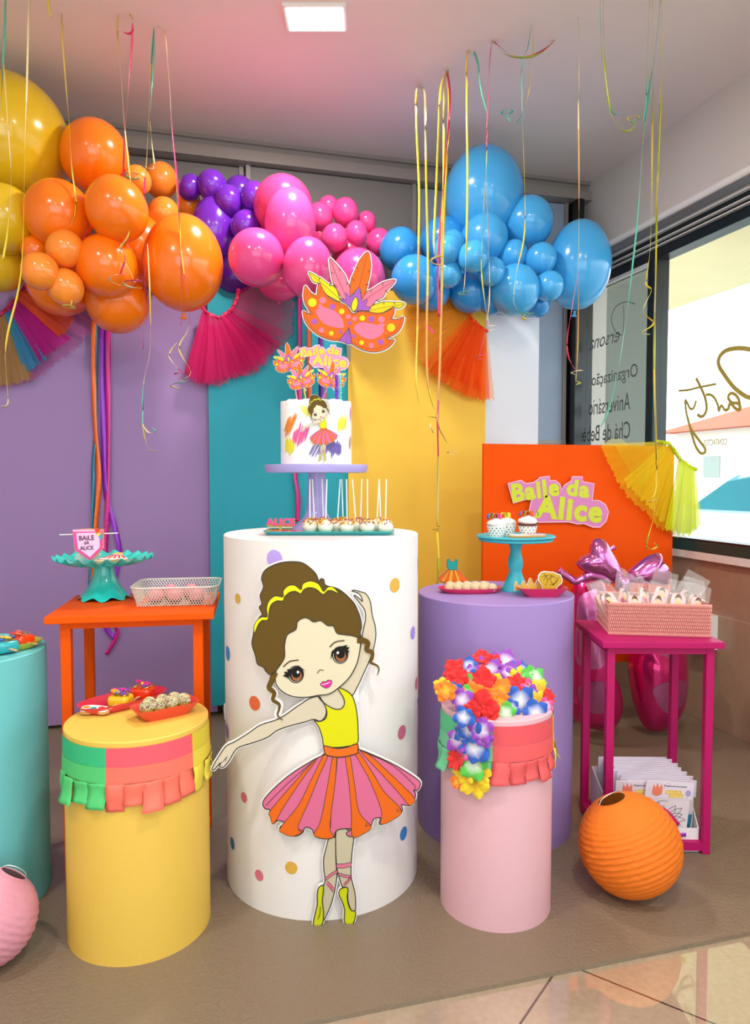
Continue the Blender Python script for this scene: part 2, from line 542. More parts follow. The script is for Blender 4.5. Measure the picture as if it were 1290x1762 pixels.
# back wall: built-in sliding doors with aluminium profiles
m_door = mat('grey_door_panel', '827E7A', 0.35, bump=(60, 0.02))
m_rail = mat('grey_rail', '9E9892', 0.35, metal=0.2)
xs = [XL, -1.4, -0.5, 0.4, 1.41, 2.44]
for i in range(5):
    yy = 4.16 if i % 2 else 4.19
    mb = MB(); mb.box(xs[i] + 0.01, xs[i + 1] - 0.01, yy, yy + 0.02, 0.03, 2.98)
    d = struct('door_%d' % (i + 1), mb, m_door if i < 4 else mat('daylit_door_panel', '9DAEC6', .35))  # last door's paler blue paints in daylight from the window
    mb = MB()
    for xx in (xs[i] + 0.005, xs[i + 1] - 0.03):
        mb.box(xx, xx + 0.025, yy - 0.012, yy + 0.025, 0.02, 2.99)
    mb.box(xs[i], xs[i + 1], yy - 0.012, yy + 0.02, 0.02, 0.07)
    mb.box(xs[i], xs[i + 1], yy - 0.008, yy + 0.02, 1.46, 1.485)
    mb.build('door_frame', m_rail, d)
mb = MB(); mb.box(XL, XR, 4.10, YB, 2.985, 3.045); mb.box(XL, XR, 4.14, YB, 3.045, 3.09); mb.box(XL, XR, 4.12, YB, 3.088, CEIL); struct('trim_2', mb, m_rail)
mb = MB(); mb.box(2.45, 2.50, 4.10, YB, 0, 2.99); struct('trim_3', mb, m_black)
mb = MB(); mb.box(2.50, XR, 4.21, YB, 0, 3.0); struct('trim_4', mb, mat('grey_post', '9EA3A5', 0.5))

# vinyl mat over the tiles
def mat_vinyl():
    m = mat('taupe_vinyl', '84735F', 0.34, bump=(90, 0.35))
    return m
o = MB().box(XL + 0.02, XR - 0.01, 1.565, 4.06, 0.0, 0.012).build('floor_mat', mat_vinyl())
tag(o, 'taupe textured vinyl mat laid over the tiled floor under the whole party display', 'mat')

# ceiling lamps
m_led = mat('led_diffuser', 'FFFFFF', 0.5, emit=('FFF6E8', 12))
def ceiling_lamp(x, y, label, rz=0.0, on=LAMP_W):
    t = thing('ceiling_light', label, 'ceiling light', (x, y, CEIL - 0.012), rz, 'square ceiling lights')
    MB().box(-.125, .125, -.085, .085, 0, .012).build('frame', m_white, t)
    MB().box(-.112, .112, -.072, .072, -.002, 0).build('diffuser', m_led, t)
    light('lamp', 'AREA', (0, 0, -.01), on, (1, .95, .9), .2, .15, (0, 0, 0), t)
ceiling_lamp(.575, 2.97, 'rectangular white ceiling light shining above the ribbons', -YAW)
for x, y in ((-1.2, 1.0), (0.7, 0.6), (-0.3, -0.9), (1.5, -0.8)):
    ceiling_lamp(x, y, 'rectangular white ceiling light shining behind the camera, out of the picture')
# small added bulb out of view, for flash-like highlights on the balloons
t = thing('flash_stand_in', 'added unseen bulb hanging behind the camera, out of the picture', 'lamp', (-.25, -.9, 1.42))
MB().ball((0, 0, 0), .035).build('glowball', mat('flash_glow', 'FFFFFF', .5, emit=('FFF3DC', 30)), t, True)
MB().tube([(0, 0, .03), (0, 0, CEIL - 1.42)], .004).build('added_cord', m_black, t)

# ---------------------------------------------------------------- the street outside
m_pave = mat('pale_paving', 'B4AFA8', 0.8)
m_soff = mat('cream_soffit', 'E0CFA0', 0.9, bump=(8, 0.3), var=(3, .03))
struct('trim_5', MB().box(XR + 0.2, 5.04, -3, 12, 3.0, 3.25), m_soff)      # balcony slab over the pavement
tag(MB().box(XR + 0.2, 60, -25, 60, -0.3, -0.12).build('ground', m_pave), kind='structure')
struct('trim_6', MB().box(XR + 0.2, 3.2, 4.3, 4.6, -0.12, 3.0), mat('grey_green_render', '8C918A', 0.9))
# the arch-shaped sign leaning on the outer pillar
t = thing('arch_sign', 'pale yellow arch-shaped board seen dimly through the narrow pane', 'sign', (2.87, 4.28, 0.9))
pts = [(-.13, 0), (.13, 0), (.13, .45)] + [(.13 * math.cos(a), .45 + .16 * math.sin(a)) for a in [PI * k / 14 for k in range(1, 14)]] + [(-.13, .45)]
MB().poly(pts, -.01, .01).build('board', mat('pale_yellow_board', 'B9AE86', .8), t)
MB().box(-.13, -.10, -.005, .01, -1.0, 0.02).box(.10, .13, -.005, .01, -1.0, 0.02).build('leg', m_grey, t)
# neighbour's house with terracotta roof
hx = 16
h1 = onX(1148, 741, hx + 4); h2 = onX(1290, 690, hx + 4)
t = thing('house', 'white house with a terracotta tiled roof across the street', 'house', (hx, 22, -.12))
MB().box(0, 9, -20, -1.6, 0, 2.85).build('wall', mat('white_render', 'D8D4C8', .9), t)
mb = MB(); mb.add([(-.5, -20.5, 2.8), (-.5, -1.1, 2.8), (9.5, -1.1, 2.8), (9.5, -20.5, 2.8), (4.5, -16, 4.7), (4.5, -5.6, 4.7)], [(0, 1, 5, 4), (1, 2, 5), (2, 3, 4, 5), (3, 0, 4), (0, 3, 2, 1)])
mr = mat('terracotta_roof', 'B8583C', .9)
mb.build('roof', mr, t)
for yy in (-17, -13, -9.0, -6.0, -3.6):
    MB().box(-.03, .02, yy, yy + .7, 1.35, 2.0).build('window', mat('window_grey', '8C9690', .4), t)
# parked car: outline extruded, bright body and teal glass
t = thing('car', 'white car with blue-green glass parked outside the shop window', 'car', (7.45, 7.25, -.12), math.radians(90))
def carbody(mb, prof, hw, mi=0):
    n = len(prof); vs = []; fs = []
    ring = []
    for s_, k in ((-1, .93), (-.8, 1), (.8, 1), (1, .93)):
        ring.append([(x * (1 if k == 1 else .985), s_ * hw, .35 + (z - .35) * k) for x, z in prof])
    for r_ in ring: vs += r_
    for j in range(3):
        for i in range(n):
            fs.append((j * n + i, (j + 1) * n + i, (j + 1) * n + (i + 1) % n, j * n + (i + 1) % n))
    fs.append(tuple(range(n))); fs.append(tuple(range(4 * n - 1, 3 * n - 1, -1)))
    mb.add(vs, fs, mi)
mb = MB(); carbody(mb, [(-2.1, .3), (2.1, .3), (2.15, .6), (2.0, .82), (1.1, .95), (-2.0, .98), (-2.15, .8)], .86)
mb.build('body', mat('white_car_paint', 'D4DCDE', .25, coat=.5), t, 35)
mb = MB(); carbody(mb, [(-1.95, .95), (1.1, .95), (.35, 1.38), (-.3, 1.47), (-1.3, 1.43)], .74)
mb.build('window_glass', mat('car_glass', '2C7C8C', .6, spec=.1), t, 35)
mb = MB(); carbody(mb, [(-1.4, 1.42), (.3, 1.40), (-.1, 1.49), (-1.2, 1.48)], .7); mb.build('roof', mat('white_car_paint', 'F4F6F6'), t, 35)
for sx in (-1.3, 1.3):
    for sy in (-.8, .8):
        MB().lathe([(.0, -.1), (.2, -.1), (.31, -.08), (.31, .08), (.2, .1), (0, .1)], 24, M=Matrix.Translation((sx, sy, .31)) @ Matrix.Rotation(PI / 2, 4, 'X')).build('wheel', m_black, t, 35)

# ================================================================== backdrop panels
def panel(name, label, x0, x1, y, z1, m, rz=0.0, z0=0.02, th=.018, group=None):
    t = thing(name, label, 'backdrop panel', (x0, y, 0.012), rz)
    L = x1 - x0
    MB().box(0, L, 0, th, z0, z1 - .012).build('board', m, t)
    for xx in (.06, L - .1):
        mb = MB(); mb.box(xx, xx + .03, -.055, .14, 0, .012); mb.box(xx, xx + .03, th, th + .022, 0, z1 * .75); mb.add([(xx, -.055, .012), (xx + .03, -.055, .012), (xx, -.002, .07), (xx + .03, -.002, .07), (xx, -.002, .012), (xx + .03, -.002, .012)], [(0, 1, 3, 2), (0, 2, 4), (1, 5, 3), (2, 3, 5, 4), (0, 4, 5, 1)])
        mb.build('foot', m_white, t)
    return t
bb = dict(bump=(25, .03))
panel('backdrop_panel', 'tall lavender purple backdrop board at the far left behind the orange table', -1.08, .20, 3.775, 2.2, mat('lavender_board', '9C7EB0', .6, spec=.3, **bb))
panel('backdrop_panel', 'tall teal backdrop board behind the cake and pink tutu', .17, .92, 3.745, 2.22, mat('teal_board', '269FB0', .55, spec=.3, **bb), z0=.06)
panel('backdrop_panel', 'tall mustard yellow backdrop board behind the orange tutu', .885, 1.665, 3.715, 2.235, mat('yellow_board', 'F2C446', .6, spec=.3, **bb))
panel('backdrop_panel', 'plain white backdrop board under the blue balloons', 1.60, 2.03, 3.79, 2.16, mat('white_board', 'E9ECF4', .5, **bb))
panel('backdrop_panel', 'short bright orange backdrop board with the party lettering beside the window', 1.405, 2.457, 3.15, 1.405, mat('orange_board', 'F05200', .7, spec=.12, **bb), z0=.3)

# ================================================================== round pedestals
def pedestal(label, c, r, h, m, group=None, name='display_pedestal'):
    t = thing(name, label, 'pedestal', (c[0], c[1], .012))
    hh = h - .012
    prof = [(r - .006, 0), (r, 0), (r, hh - .003), (r - .003, hh)]
    MB().lathe(prof, 96).build('side_wrap', m, t, 40)
    MB().lathe([(0, hh), (r - .003, hh)], 96).build('top_disc', m, t)
    return t
WC, WR, WH = (.442, 2.219), .301, 1.075
YC, YR, YH = (-.106, 2.057), .189, .589
PC, PR, PH = (.889, 1.891), .159, .596
LC, LR, LH = (1.097, 2.352), .273, .839
TC, TR, TH = (-.60, 2.33), .22, .745
wt = pedestal('tall white pedestal with coloured dots carrying the cake', WC, WR, WH, mat('white_felt', 'E9E4E2', .85, bump=(260, .1)))
yt = pedestal('short yellow pedestal with fringe at front left', YC, YR, YH, mat('yellow_wrap', 'E6BE50', .6, bump=(200, .08)))
pt = pedestal('narrow pale pink pedestal topped with a flower garland', PC, PR, PH, mat('pink_wrap', 'E0B0BA', .6, bump=(200, .06)))
lt = pedestal('wide lilac pedestal between the white pedestal and the magenta table', LC, LR, LH, mat('lilac_wrap', '9F84C2', .55, bump=(60, .03)))
tt = pedestal('turquoise pedestal cut off at the left edge', TC, TR, TH, mat('turquoise_wrap', '6FC8CC', .6, bump=(200, .06)))
# dots stuck on the white pedestal
for px, py, rx, col in ((679, 1007, .021, 'D9A83E'), (409, 1030, .015, 'D9A83E'), (392, 1124, .022, '2E86CC'), (438, 1210, .021, 'E0683C'), (472, 961, .024, 'B79DE8'),
                        (710, 1089, .02, 'A08AE0'), (391, 1258, .022, '8F7AB8'), (691, 1260, .021, 'CC6688'), (420, 1372, .015, 'D8707C'), (694, 1434, .02, '3080C8'),
                        (400, 1451, .018, '2E7AB0'), (446, 1506, .016, 'D87088'), (501, 1493, .018, 'D9A83E'), (716, 1176, .02, 'C86E88'), (720, 970, .022, '7A6AA8')):
    p = onCyl(px, py, WC, WR)
    a0 = math.atan2(p.y - WC[1], p.x - WC[0])
    vs = []
    N = 20
    for rr in (WR + .0012,):
        vs.append((rr * math.cos(a0), rr * math.sin(a0), p.z - .012))
        for k in range(N):
            a = 2 * PI * k / N
            an = a0 + rx * math.cos(a) / WR
            vs.append((rr * math.cos(an), rr * math.sin(an), p.z - .012 + rx * math.sin(a)))
    MB().add(vs, [(0, 1 + i, 1 + (i + 1) % N) for i in range(N)]).build('dot_sticker', mat('dot_' + col, col, .6), wt)

# ---------------------------------------------------------------- crepe paper fringes
def fringe(label, c, r, ztop, segs, band, length, seed):
    """segs: (angle start, angle end, colour, colour lower) in degrees around the pedestal"""
    rnd = random.Random(seed)
    t = thing('paper_fringe', label, 'paper garland', (c[0], c[1], ztop))
    for a0, a1, c1, c2 in segs:
        m1 = mat('crepe_' + c1, c1, .7, bump=(300, .1)); m2 = mat('crepe_' + c2, c2, .7, bump=(300, .1))
        A0, A1 = math.radians(a0), math.radians(a1)
        n = max(4, int(abs(a1 - a0) / 4))
        mb = MB()
        mb.lathe([(r + .002, -.002), (r + .003, -band * .55)], n, 0, a0=A0, a1=A1)
        mb.lathe([(r + .0035, -band * .55), (r + .005, -band)], n, 1, a0=A0, a1=A1)
        p = mb.build('paper_band', [m1, m2], t, True)
        ns = max(2, int(abs(A1 - A0) * r / .042))
        for k in range(ns):
            b0 = A0 + (A1 - A0) * (k + .0) / ns; b1 = A0 + (A1 - A0) * (k + 1.0) / ns
            fl = rnd.uniform(.001, .008); sw = rnd.uniform(-.04, .04) * (b1 - b0)
            if rnd.random() < .16: fl = .022; sw *= 5
            L = length * rnd.uniform(.9, 1.03)
            vs = []; fs = []
            NN = 7
            for j in range(NN + 1):
                s_ = j / NN
                rr = r + .0055 + .0012 * (k % 2) + fl * s_ ** 1.4 + .003 * math.sin(s_ * 5 + k)
                sh = sw * s_ * s_ + .025 * (b1 - b0) * math.sin(s_ * 6 + k * 1.7)
                for q in range(4):
                    bb_ = b0 + (b1 - b0) * (.5 + (q / 3 - .5) * (1.05 - .03 * s_)) + sh
                    vs.append(((rr + .002 * math.sin(q * 2)) * math.cos(bb_), (rr + .002 * math.sin(q * 2)) * math.sin(bb_), -band - (L - band) * s_))
            for j in range(NN):
                for q in range(3):
                    fs.append((j * 4 + q, j * 4 + q + 1, j * 4 + q + 5, j * 4 + q + 4))
            o = MB().add(vs, fs).build('fringe_strip', m2, p, True)
            sd = o.modifiers.new('thickness', 'SOLIDIFY'); sd.thickness = .0004
    return t
def ang(px, c, r, z):
    # angle on the pedestal seen at this photo column
    py = 820 + 100
    for _ in range(1):
        p = onCyl(px, py, c, r)
    return math.degrees(math.atan2(p.y - c[1], p.x - c[0])) % 360
aY = [ang(x, YC, YR, 0) for x in (116, 175, 325, 357)]
fringe('green, coral and yellow crepe paper fringe round the yellow pedestal', YC, YR, YH - .012,
       [(aY[0] - 25, aY[1], '2FB87A', '4FC672'), (aY[1], aY[2], 'EE5866', 'F8725E'), (aY[2], aY[3] + 45, 'D9C430', 'E6D040')], .092, .160, 5)
aP = [ang(x, PC, PR, 0) for x in (762, 850, 947)]
fringe('green and coral crepe paper fringe round the pale pink pedestal', PC, PR, PH - .012,
       [(aP[0] - 25, aP[1], '57C08C', '6CC896'), (aP[1], aP[2] + 12, 'E0525A', 'E45A5C'), (aP[2] + 12, aP[2] + 50, 'D9C430', 'E6D040')], .098, .162, 11)

# ================================================================== side tables
def table(label, corner, rz, W, D, H, ov, leg, m, th=.022):
    t = thing('side_table', label, 'table', (corner[0], corner[1], .012), rz)
    H -= .012
    tp = MB().box(-ov, W + ov, -ov, D + ov, H - th, H)
    o = tp.build('tabletop', m, t)
    bv = o.modifiers.new('edge', 'BEVEL'); bv.width = .003; bv.segments = 2
    for x in (0, W - leg):
        for y in (0, D - leg):
            o = MB().box(x, x + leg, y, y + leg, 0, H - th).build('leg', m, t)
            bv = o.modifiers.new('edge', 'BEVEL'); bv.width = .0015
    for y in (0, D - leg):
        MB().box(leg, W - leg, y + .001, y + leg - .001, H - th - .022, H - th).build('rail', m, t)
        MB().box(leg, W - leg, y + .001, y + leg - .001, .012, .04).build('rail', m, t)
    for x in (0, W - leg):
        MB().box(x + .001, x + leg - .001, leg, D - leg, H - th - .022, H - th).build('rail', m, t)
        MB().box(x + .001, x + leg - .001, leg, D - leg, .012, .04).build('rail', m, t)
    return t
OT = .84
otab = table('bright orange open-frame side table holding the ruffled turquoise stand', (-.335, 2.30), math.radians(-6), .415, .33, OT, .035, .03, mat('orange_paint', 'EC5600', .6, spec=.15, var=(6, .06)))
MTZ = .72; MRZ = math.radians(-16.7)
mtab = table('magenta open-frame side table at right holding the pink wicker basket', (1.345, 2.03), MRZ, .345, .31, MTZ, .022, .026, mat('magenta_paint', 'B40C60', .5, spec=.3, var=(6, .05)))

# ================================================================== balloons
BC = {'yellow': 'E2BE1C', 'orange': 'FF7C0C', 'lightorange': 'FF9230', 'purple': '6A22B0', 'darkpurple': '5A1C9C', 'pink': 'F04C96', 'rose': 'D83C78', 'blue': '2E96DC', 'skyblue': '44ACE8'}
def bmat(k):
    return mat('latex_' + k, BC[k], .2, coat=.35, spec=.5, sss=.25)
# listed from the back of the garland to the front: colour, photo column, photo row, half width, half height, words
BAL = [
 ('yellow', -4, 448, 50, 54, 'dull yellow balloon, lowest of the yellow ones at the left edge'),
 ('yellow', 6, 378, 56, 58, 'yellow balloon half cut off, between the giant yellow balloon and the lowest yellow one'),
 ('yellow', 12, 242, 100, 103, 'giant yellow balloon in the upper left corner'),
 ('orange', 105, 487, 55, 55, 'big orange balloon tucked behind the small cluster, above the multicoloured tutu'),
 ('orange', 203, 519, 53, 54, 'brownish orange balloon lowest in the garland, above the hanging satin ribbons'),
 ('orange', 236, 430, 60, 64, 'orange balloon mostly hidden behind the biggest orange one'),
 ('orange', 62, 432, 24, 26, 'small orange balloon peeking out beside the yellow balloons'),
 ('orange', 163, 270, 56, 60, 'tall orange balloon, highest of the orange ones'),
 ('lightorange', 237, 310, 22, 25, 'small orange balloon peeking out between the top orange balloon and the ribbon curls'),
 ('orange', 100, 370, 56, 56, 'orange balloon right beside the yellow balloons'),
 ('orange', 184, 459, 51, 54, 'round orange balloon in the low middle, right of the small cluster'),
 ('orange', 201, 361, 51, 56, 'orange balloon in the centre of the orange group, under the tallest one'),
 ('purple', 412, 333, 27, 29, 'purple balloon half hidden behind the small purple cluster'),
 ('darkpurple', 402, 470, 38, 40, 'dark purple balloon low behind the largest orange balloon'),
 ('purple', 368, 396, 38, 52, 'largest purple balloon, right behind the big orange one'),
 ('orange', 315, 455, 67, 78, 'largest orange balloon, next to the purple balloons'),
 ('lightorange', 325, 349, 20, 28, 'small light orange balloon closest to the purple balloons'),
 ('lightorange', 281, 369, 27, 29, 'small orange balloon, lower of the pair above the largest orange balloon'),
 ('lightorange', 277, 311, 28, 31, 'small orange balloon, upper of the pair above the largest orange balloon'),
 ('lightorange', 113, 495, 30, 32, 'small orange balloon at the bottom of the three-balloon cluster'),
 ('lightorange', 112, 429, 31, 32, 'small orange balloon at the top of the three-balloon cluster'),
 ('lightorange', 69, 467, 31, 31, 'small orange balloon at the left of the three-balloon cluster'),
 ('purple', 327, 323, 20, 24, 'small purple balloon at the left end of the purple group'),
 ('purple', 455, 372, 17, 20, 'small purple balloon peeking out against the large pink balloon'),
 ('purple', 365, 320, 25, 27, 'small purple balloon, highest at the left of the purple group'),
 ('purple', 394, 347, 25, 28, 'small purple balloon in the middle of the purple cluster'),
 ('purple', 438, 340, 24, 27, 'small purple balloon at the upper right of the purple cluster'),
 ('purple', 423, 390, 26, 28, 'small purple balloon hanging lowest in the purple cluster'),
 ('rose', 487, 356, 50, 51, 'large deep pink balloon at the top, behind another pink one'),
 ('pink', 480, 487, 36, 30, 'pink balloon half hidden above the pink tutu'),
 ('rose', 600, 440, 30, 34, 'deep pink balloon hidden behind the small pink cluster'),
 ('rose', 549, 408, 16, 20, 'small deep pink balloon mostly hidden under the cluster'),
 ('pink', 499, 385, 43, 56, 'largest pink balloon, centre of the pink group'),
 ('pink', 441, 444, 47, 48, 'pink balloon below the purple cluster'),
 ('pink', 617, 478, 45, 50, 'pink balloon behind the large feathered mask'),
 ('pink', 530, 463, 43, 50, 'pink balloon left of the tall mask feathers'),
 ('pink', 565, 356, 18, 18, 'small pink balloon peeking out highest in the pink cluster'),
 ('pink', 630, 382, 17, 18, 'small pink balloon near the right end of the pink cluster'),
 ('pink', 613, 403, 19, 24, 'small pink balloon between the teardrop one and the right end'),
 ('pink', 575, 410, 22, 25, 'small teardrop pink balloon with a bright highlight at the bottom of the cluster'),
 ('pink', 594, 366, 22, 26, 'small pink balloon at the upper right of the pink cluster'),
 ('pink', 550, 374, 22, 25, 'small pink balloon at the left of the pink cluster'),
 ('pink', 651, 417, 22, 24, 'small pink balloon touching the blue balloons'),
 ('blue', 687, 430, 34, 39, 'blue balloon next to the last pink balloon'),
 ('blue', 740, 500, 34, 34, 'blue balloon low behind the orange tutu'),
 ('blue', 808, 502, 36, 36, 'blue balloon low behind the curly green ribbon'),
 ('blue', 845, 522, 19, 22, 'small blue balloon peeking out above the white board'),
 ('blue', 906, 522, 20, 24, 'small blue balloon half hidden at the bottom right of the blue group'),
 ('blue', 925, 525, 20, 22, 'lowest small blue balloon over the edge of the white board'),
 ('blue', 763, 418, 42, 42, 'blue balloon behind the hanging ribbons at the left of the blue group'),
 ('skyblue', 832, 335, 66, 74, 'giant blue balloon rising highest on the right'),
 ('blue', 713, 482, 40, 42, 'blue balloon just above the mask feathers at right'),
 ('skyblue', 833, 411, 40, 42, 'middle blue balloon right under the giant one'),
 ('skyblue', 907, 383, 43, 43, 'blue balloon at the upper right with window glints'),
 ('skyblue', 995, 458, 54, 72, 'big blue balloon at the far right end with a window reflection'),
 ('skyblue', 885, 500, 42, 44, 'blue balloon low in the middle above the white board'),
 ('skyblue', 778, 418, 21, 22, 'small pale blue balloon half hidden at the left of the group'),
 ('skyblue', 845, 468, 23, 25, 'small blue balloon in the centre behind the pink and gold ribbons'),
 ('skyblue', 770, 471, 24, 25, 'small blue balloon lowest at the left of the blue group'),
 ('skyblue', 769, 431, 24, 27, 'small light blue balloon behind the yellow ribbon curl'),
 ('skyblue', 814, 442, 26, 28, 'small light blue balloon right of the yellow ribbon curl'),
 ('skyblue', 883, 440, 25, 27, 'small light blue balloon behind the pale green ribbon'),
 ('skyblue', 930, 446, 26, 28, 'small light blue balloon touching the big right-end balloon'),
 ('skyblue', 944, 493, 24, 27, 'small light blue balloon in front of the big right-end balloon, lower one'),
]
placed = []; PACK = .74
UNIT = {}
def unit_balloon(k):
    mb = MB()
    mb.ball((0, 0, 0), 1, 1, 1, 36, 24, f=lambda p: 1 + .05 * max(0, -p.z) ** 3)
    return mb
for k, px, py, rx, ry, lab in BAL:
    rpx = (rx + ry) / 2
    lim = 3.72 if (py + ry > 512 or (px < 120 and py > 400)) else 3.90
    Y = lim
    for _ in range(400):
        p = onY(px, py, Y)
        d = (p - EYE).dot(FWD)
        R_ = rpx * d / FPX
        if Y + R_ > lim:
            Y -= .004; continue
        ok = True
        for q, qr in placed:
            m_ = PACK * (R_ + qr)
            dv = p - q; lat = math.hypot(dv.x, dv.z)
            if lat < .97 * (R_ + qr) and q.y - p.y < max(math.sqrt(max(m_ * m_ - lat * lat, 0)), .6 * min(R_, qr)):
                ok = False; break
        if ok: break
        Y -= .004
    placed.append((p, R_))
    m = bmat(k)
    if k not in UNIT:
        o = unit_balloon(k).build('balloon', m, None, True); UNIT[k] = o
        kn = MB(); kn.lathe([(.0, 1.01), (.05, 1.02), (.03, 1.06), (.035, 1.10), (.09, 1.14), (.07, 1.155), (.0, 1.13)], 14)
        kn.build('knot', m, o, True)
    else:
        o = copy_tree(UNIT[k])
    dd = d / FPX
    o.location = p
    o.scale = (rx * dd * 1.0, rpx * dd, ry * dd)
    o.rotation_euler = (PI / 2 * 1.0 + .35, 0, random.uniform(-.4, .4)) if False else (-2.2, random.uniform(-.5, .5), 0)
    # keep the widest axis upright where the photo shows a tall balloon
    o.scale = (rx * dd, (rx + ry) / 2 * dd, (rx + ry) / 2 * dd) if abs(rx - ry) < 6 else (rx * dd, rx * dd, ry * dd)
    if abs(rx - ry) >= 6: o.rotation_euler = (PI + .15, 0, 0)
    tag(o, lab, 'balloon', {'yellow': 'yellow balloons', 'orange': 'orange balloons', 'lightorange': 'orange balloons', 'purple': 'purple balloons', 'darkpurple': 'purple balloons',
                            'pink': 'pink balloons', 'rose': 'pink balloons', 'blue': 'blue balloons', 'skyblue': 'blue balloons'}[k])
print('balloon depth', min(p.y - r for p, r in placed))

# ================================================================== curling ribbon streamers
RC = {'y': 'E6CE38', 'g': 'D8BC5C', 'c': 'E8D8A0', 't': '58B89A', 'p': 'E02A66', 'l': 'A8B42C', 'o': 'E0A050'}
def rmat(c):
    return mat('curling_ribbon_' + c, RC[c], .3, coat=.2)
def strip(mb, P, wd, face=None, mis=None, tw=0.0):
    """thin ribbon strip through 3D points, its flat side facing the room"""
    N = len(P)
    vs = []; fs = []
    for i, p in enumerate(P):
        t = (P[min(i + 1, N - 1)] - P[max(i - 1, 0)])
        t = t.normalized() if t.length > 1e-9 else Vector((0, 0, 1))
        nrm = face if face is not None else (EYE - p)
        s_ = t.cross(nrm)
        s_ = s_.normalized() if s_.length > 1e-6 else Vector((1, 0, 0))
        if tw:
            s_ = (Matrix.Rotation(tw * math.sin(i * .35), 3, t) @ s_)
        vs += [p - s_ * wd / 2, p + s_ * wd / 2]
    for i in range(N - 1):
        fs.append((2 * i, 2 * i + 1, 2 * i + 3, 2 * i + 2))
    o = len(mb.v)
    mb.add(vs, fs)
    if mis:
        for i in range(N - 1):
            mb.m[len(mb.m) - (N - 1) + i] = mis[int(i / (N - 1) * len(mis))]
def streamer(label, strands, group='curling ribbons taped to the ceiling', base=None, dmin=3.22):
    """strands: list of (photo polyline, colour letters along it, curls at the end)"""
    t = None
    for pts, cols, curls in strands:
        x0, y0 = pts[0]
        if t is None:
            a = onZ(x0, y0, CEIL - .001) if base is None else onD(x0, y0, base)
            t = thing('ribbon_streamer', label, 'ribbon', a, 0, group)
            d0 = (a - EYE).dot(FWD)
        d1 = min(d0, dmin)
        q = cat(pts, False, 6)
        P = []
        for i, (x, y) in enumerate(q):
            s_ = min(1, i / 8)
            P.append(onD(x, y, d0 + (d1 - d0) * s_) - t.location)
        if curls:
            e = P[-1]; px_ = d1 / FPX
            turns, rad, drop = curls
            n = int(16 * turns)
            for i in range(1, n + 1):
                a = 2 * PI * i / 16
                P.append(e + Vector((math.cos(YAW), -math.sin(YAW), 0)) * (rad * px_ * math.sin(a)) + FWD * (rad * px_ * (math.cos(a) - 1)) + Vector((0, 0, -drop * px_ * i / n)))
        mb = MB()
        names = list(cols)
        us = sorted(set(names))
        strip(mb, P, .0098, None, [us.index(c) for c in names], .45)
        o = mb.build('ribbon', [rmat(c) for c in us], t, True, recalc=False)
        sd = o.modifiers.new('thickness', 'SOLIDIFY'); sd.thickness = .0006
    return t
streamer('teal and yellow ribbon hanging in front of the giant yellow balloon', [([(10, -14), (6, 90), (2, 160), (-4, 240)], 't', 0), ([(6, 110), (12, 190), (19, 300), (14, 390), (5, 447)], 'gcy', 0)])
streamer('long cream and yellow ribbon hanging at the left edge past the tutu', [([(50, -14), (46, 150), (42, 300), (36, 470), (14, 570), (9, 620), (14, 690), (3, 700)], 'cgyyyc', 0)])
streamer('short curl of yellow ribbon at the top edge above the orange balloons', [([(82, -14), (86, 24), (90, 32)], 'y', 0)])
streamer('olive yellow ribbon ending in a ring over the small orange balloons', [([(106, 24), (110, 100), (118, 200), (124, 290), (131, 352), (122, 388), (105, 395)], 'gyyg', 0), ([(134, 495), (124, 518), (122, 528)], 'y', (1.2, 9, 3))])
streamer('gold and pink ribbon pair curling over the middle orange balloons', [([(203, 25), (202, 60), (208, 130), (214, 210), (222, 290), (226, 330), (222, 400), (206, 430), (220, 460), (232, 485)], 'gcgygcpc', (1.2, 14, 12)),
        ([(228, 40), (226, 90), (220, 160), (214, 240), (210, 330), (203, 410), (215, 440), (207, 470)], 'pppppc', (1.0, 13, 20)), ([(230, 35), (222, 24), (206, 24)], 'g', 0), ([(230, 50), (222, 58), (210, 54)], 'p', 0)])
streamer('teal and cream ribbon ending in a small bow against the lavender board', [([(265, 48), (260, 110), (256, 190), (252, 280), (248, 330), (250, 430), (246, 600), (246, 640), (256, 580)][:7], 'tgggppp', 0),
        ([(265, 48), (264, 120), (258, 200), (262, 250), (264, 290), (240, 284), (230, 300)], 'tccgt', (1.3, 10, 10)), ([(254, 420), (258, 500), (258, 600), (247, 660), (246, 730), (256, 772), (272, 776)], 'cyctyc', 0), ([(246, 732), (256, 744), (268, 742), (262, 736)], 'ct', 0)])
streamer('pink and gold ribbon dropping past the largest orange balloon into curls', [([(272, 46), (284, 60), (290, 130), (296, 220), (306, 330), (311, 450), (311, 560)], 'gccpppp', 0),
        ([(303, 300), (312, 430), (326, 540), (322, 570), (308, 600), (328, 640), (310, 655)], 'ypcyctc', (1.0, 12, 14)), ([(304, 590), (291, 612), (308, 636)], 'cp', (.6, 9, 10))])
streamer('faint cream ribbon at the left of the ribbon cluster over the blue balloons', [([(722, 152), (716, 158), (717, 230), (721, 330), (720, 420), (718, 560), (716, 660), (728, 710), (750, 718)], 'cgyyoyyy', 0)])
streamer('thin yellow ribbon second in the cluster over the blue balloons', [([(726, 153), (731, 170), (733, 300), (736, 450), (734, 560), (735, 650), (744, 695), (752, 712)], 'ccyyooyy', 0), ([(731, 555), (745, 573)], 'p', 0)])
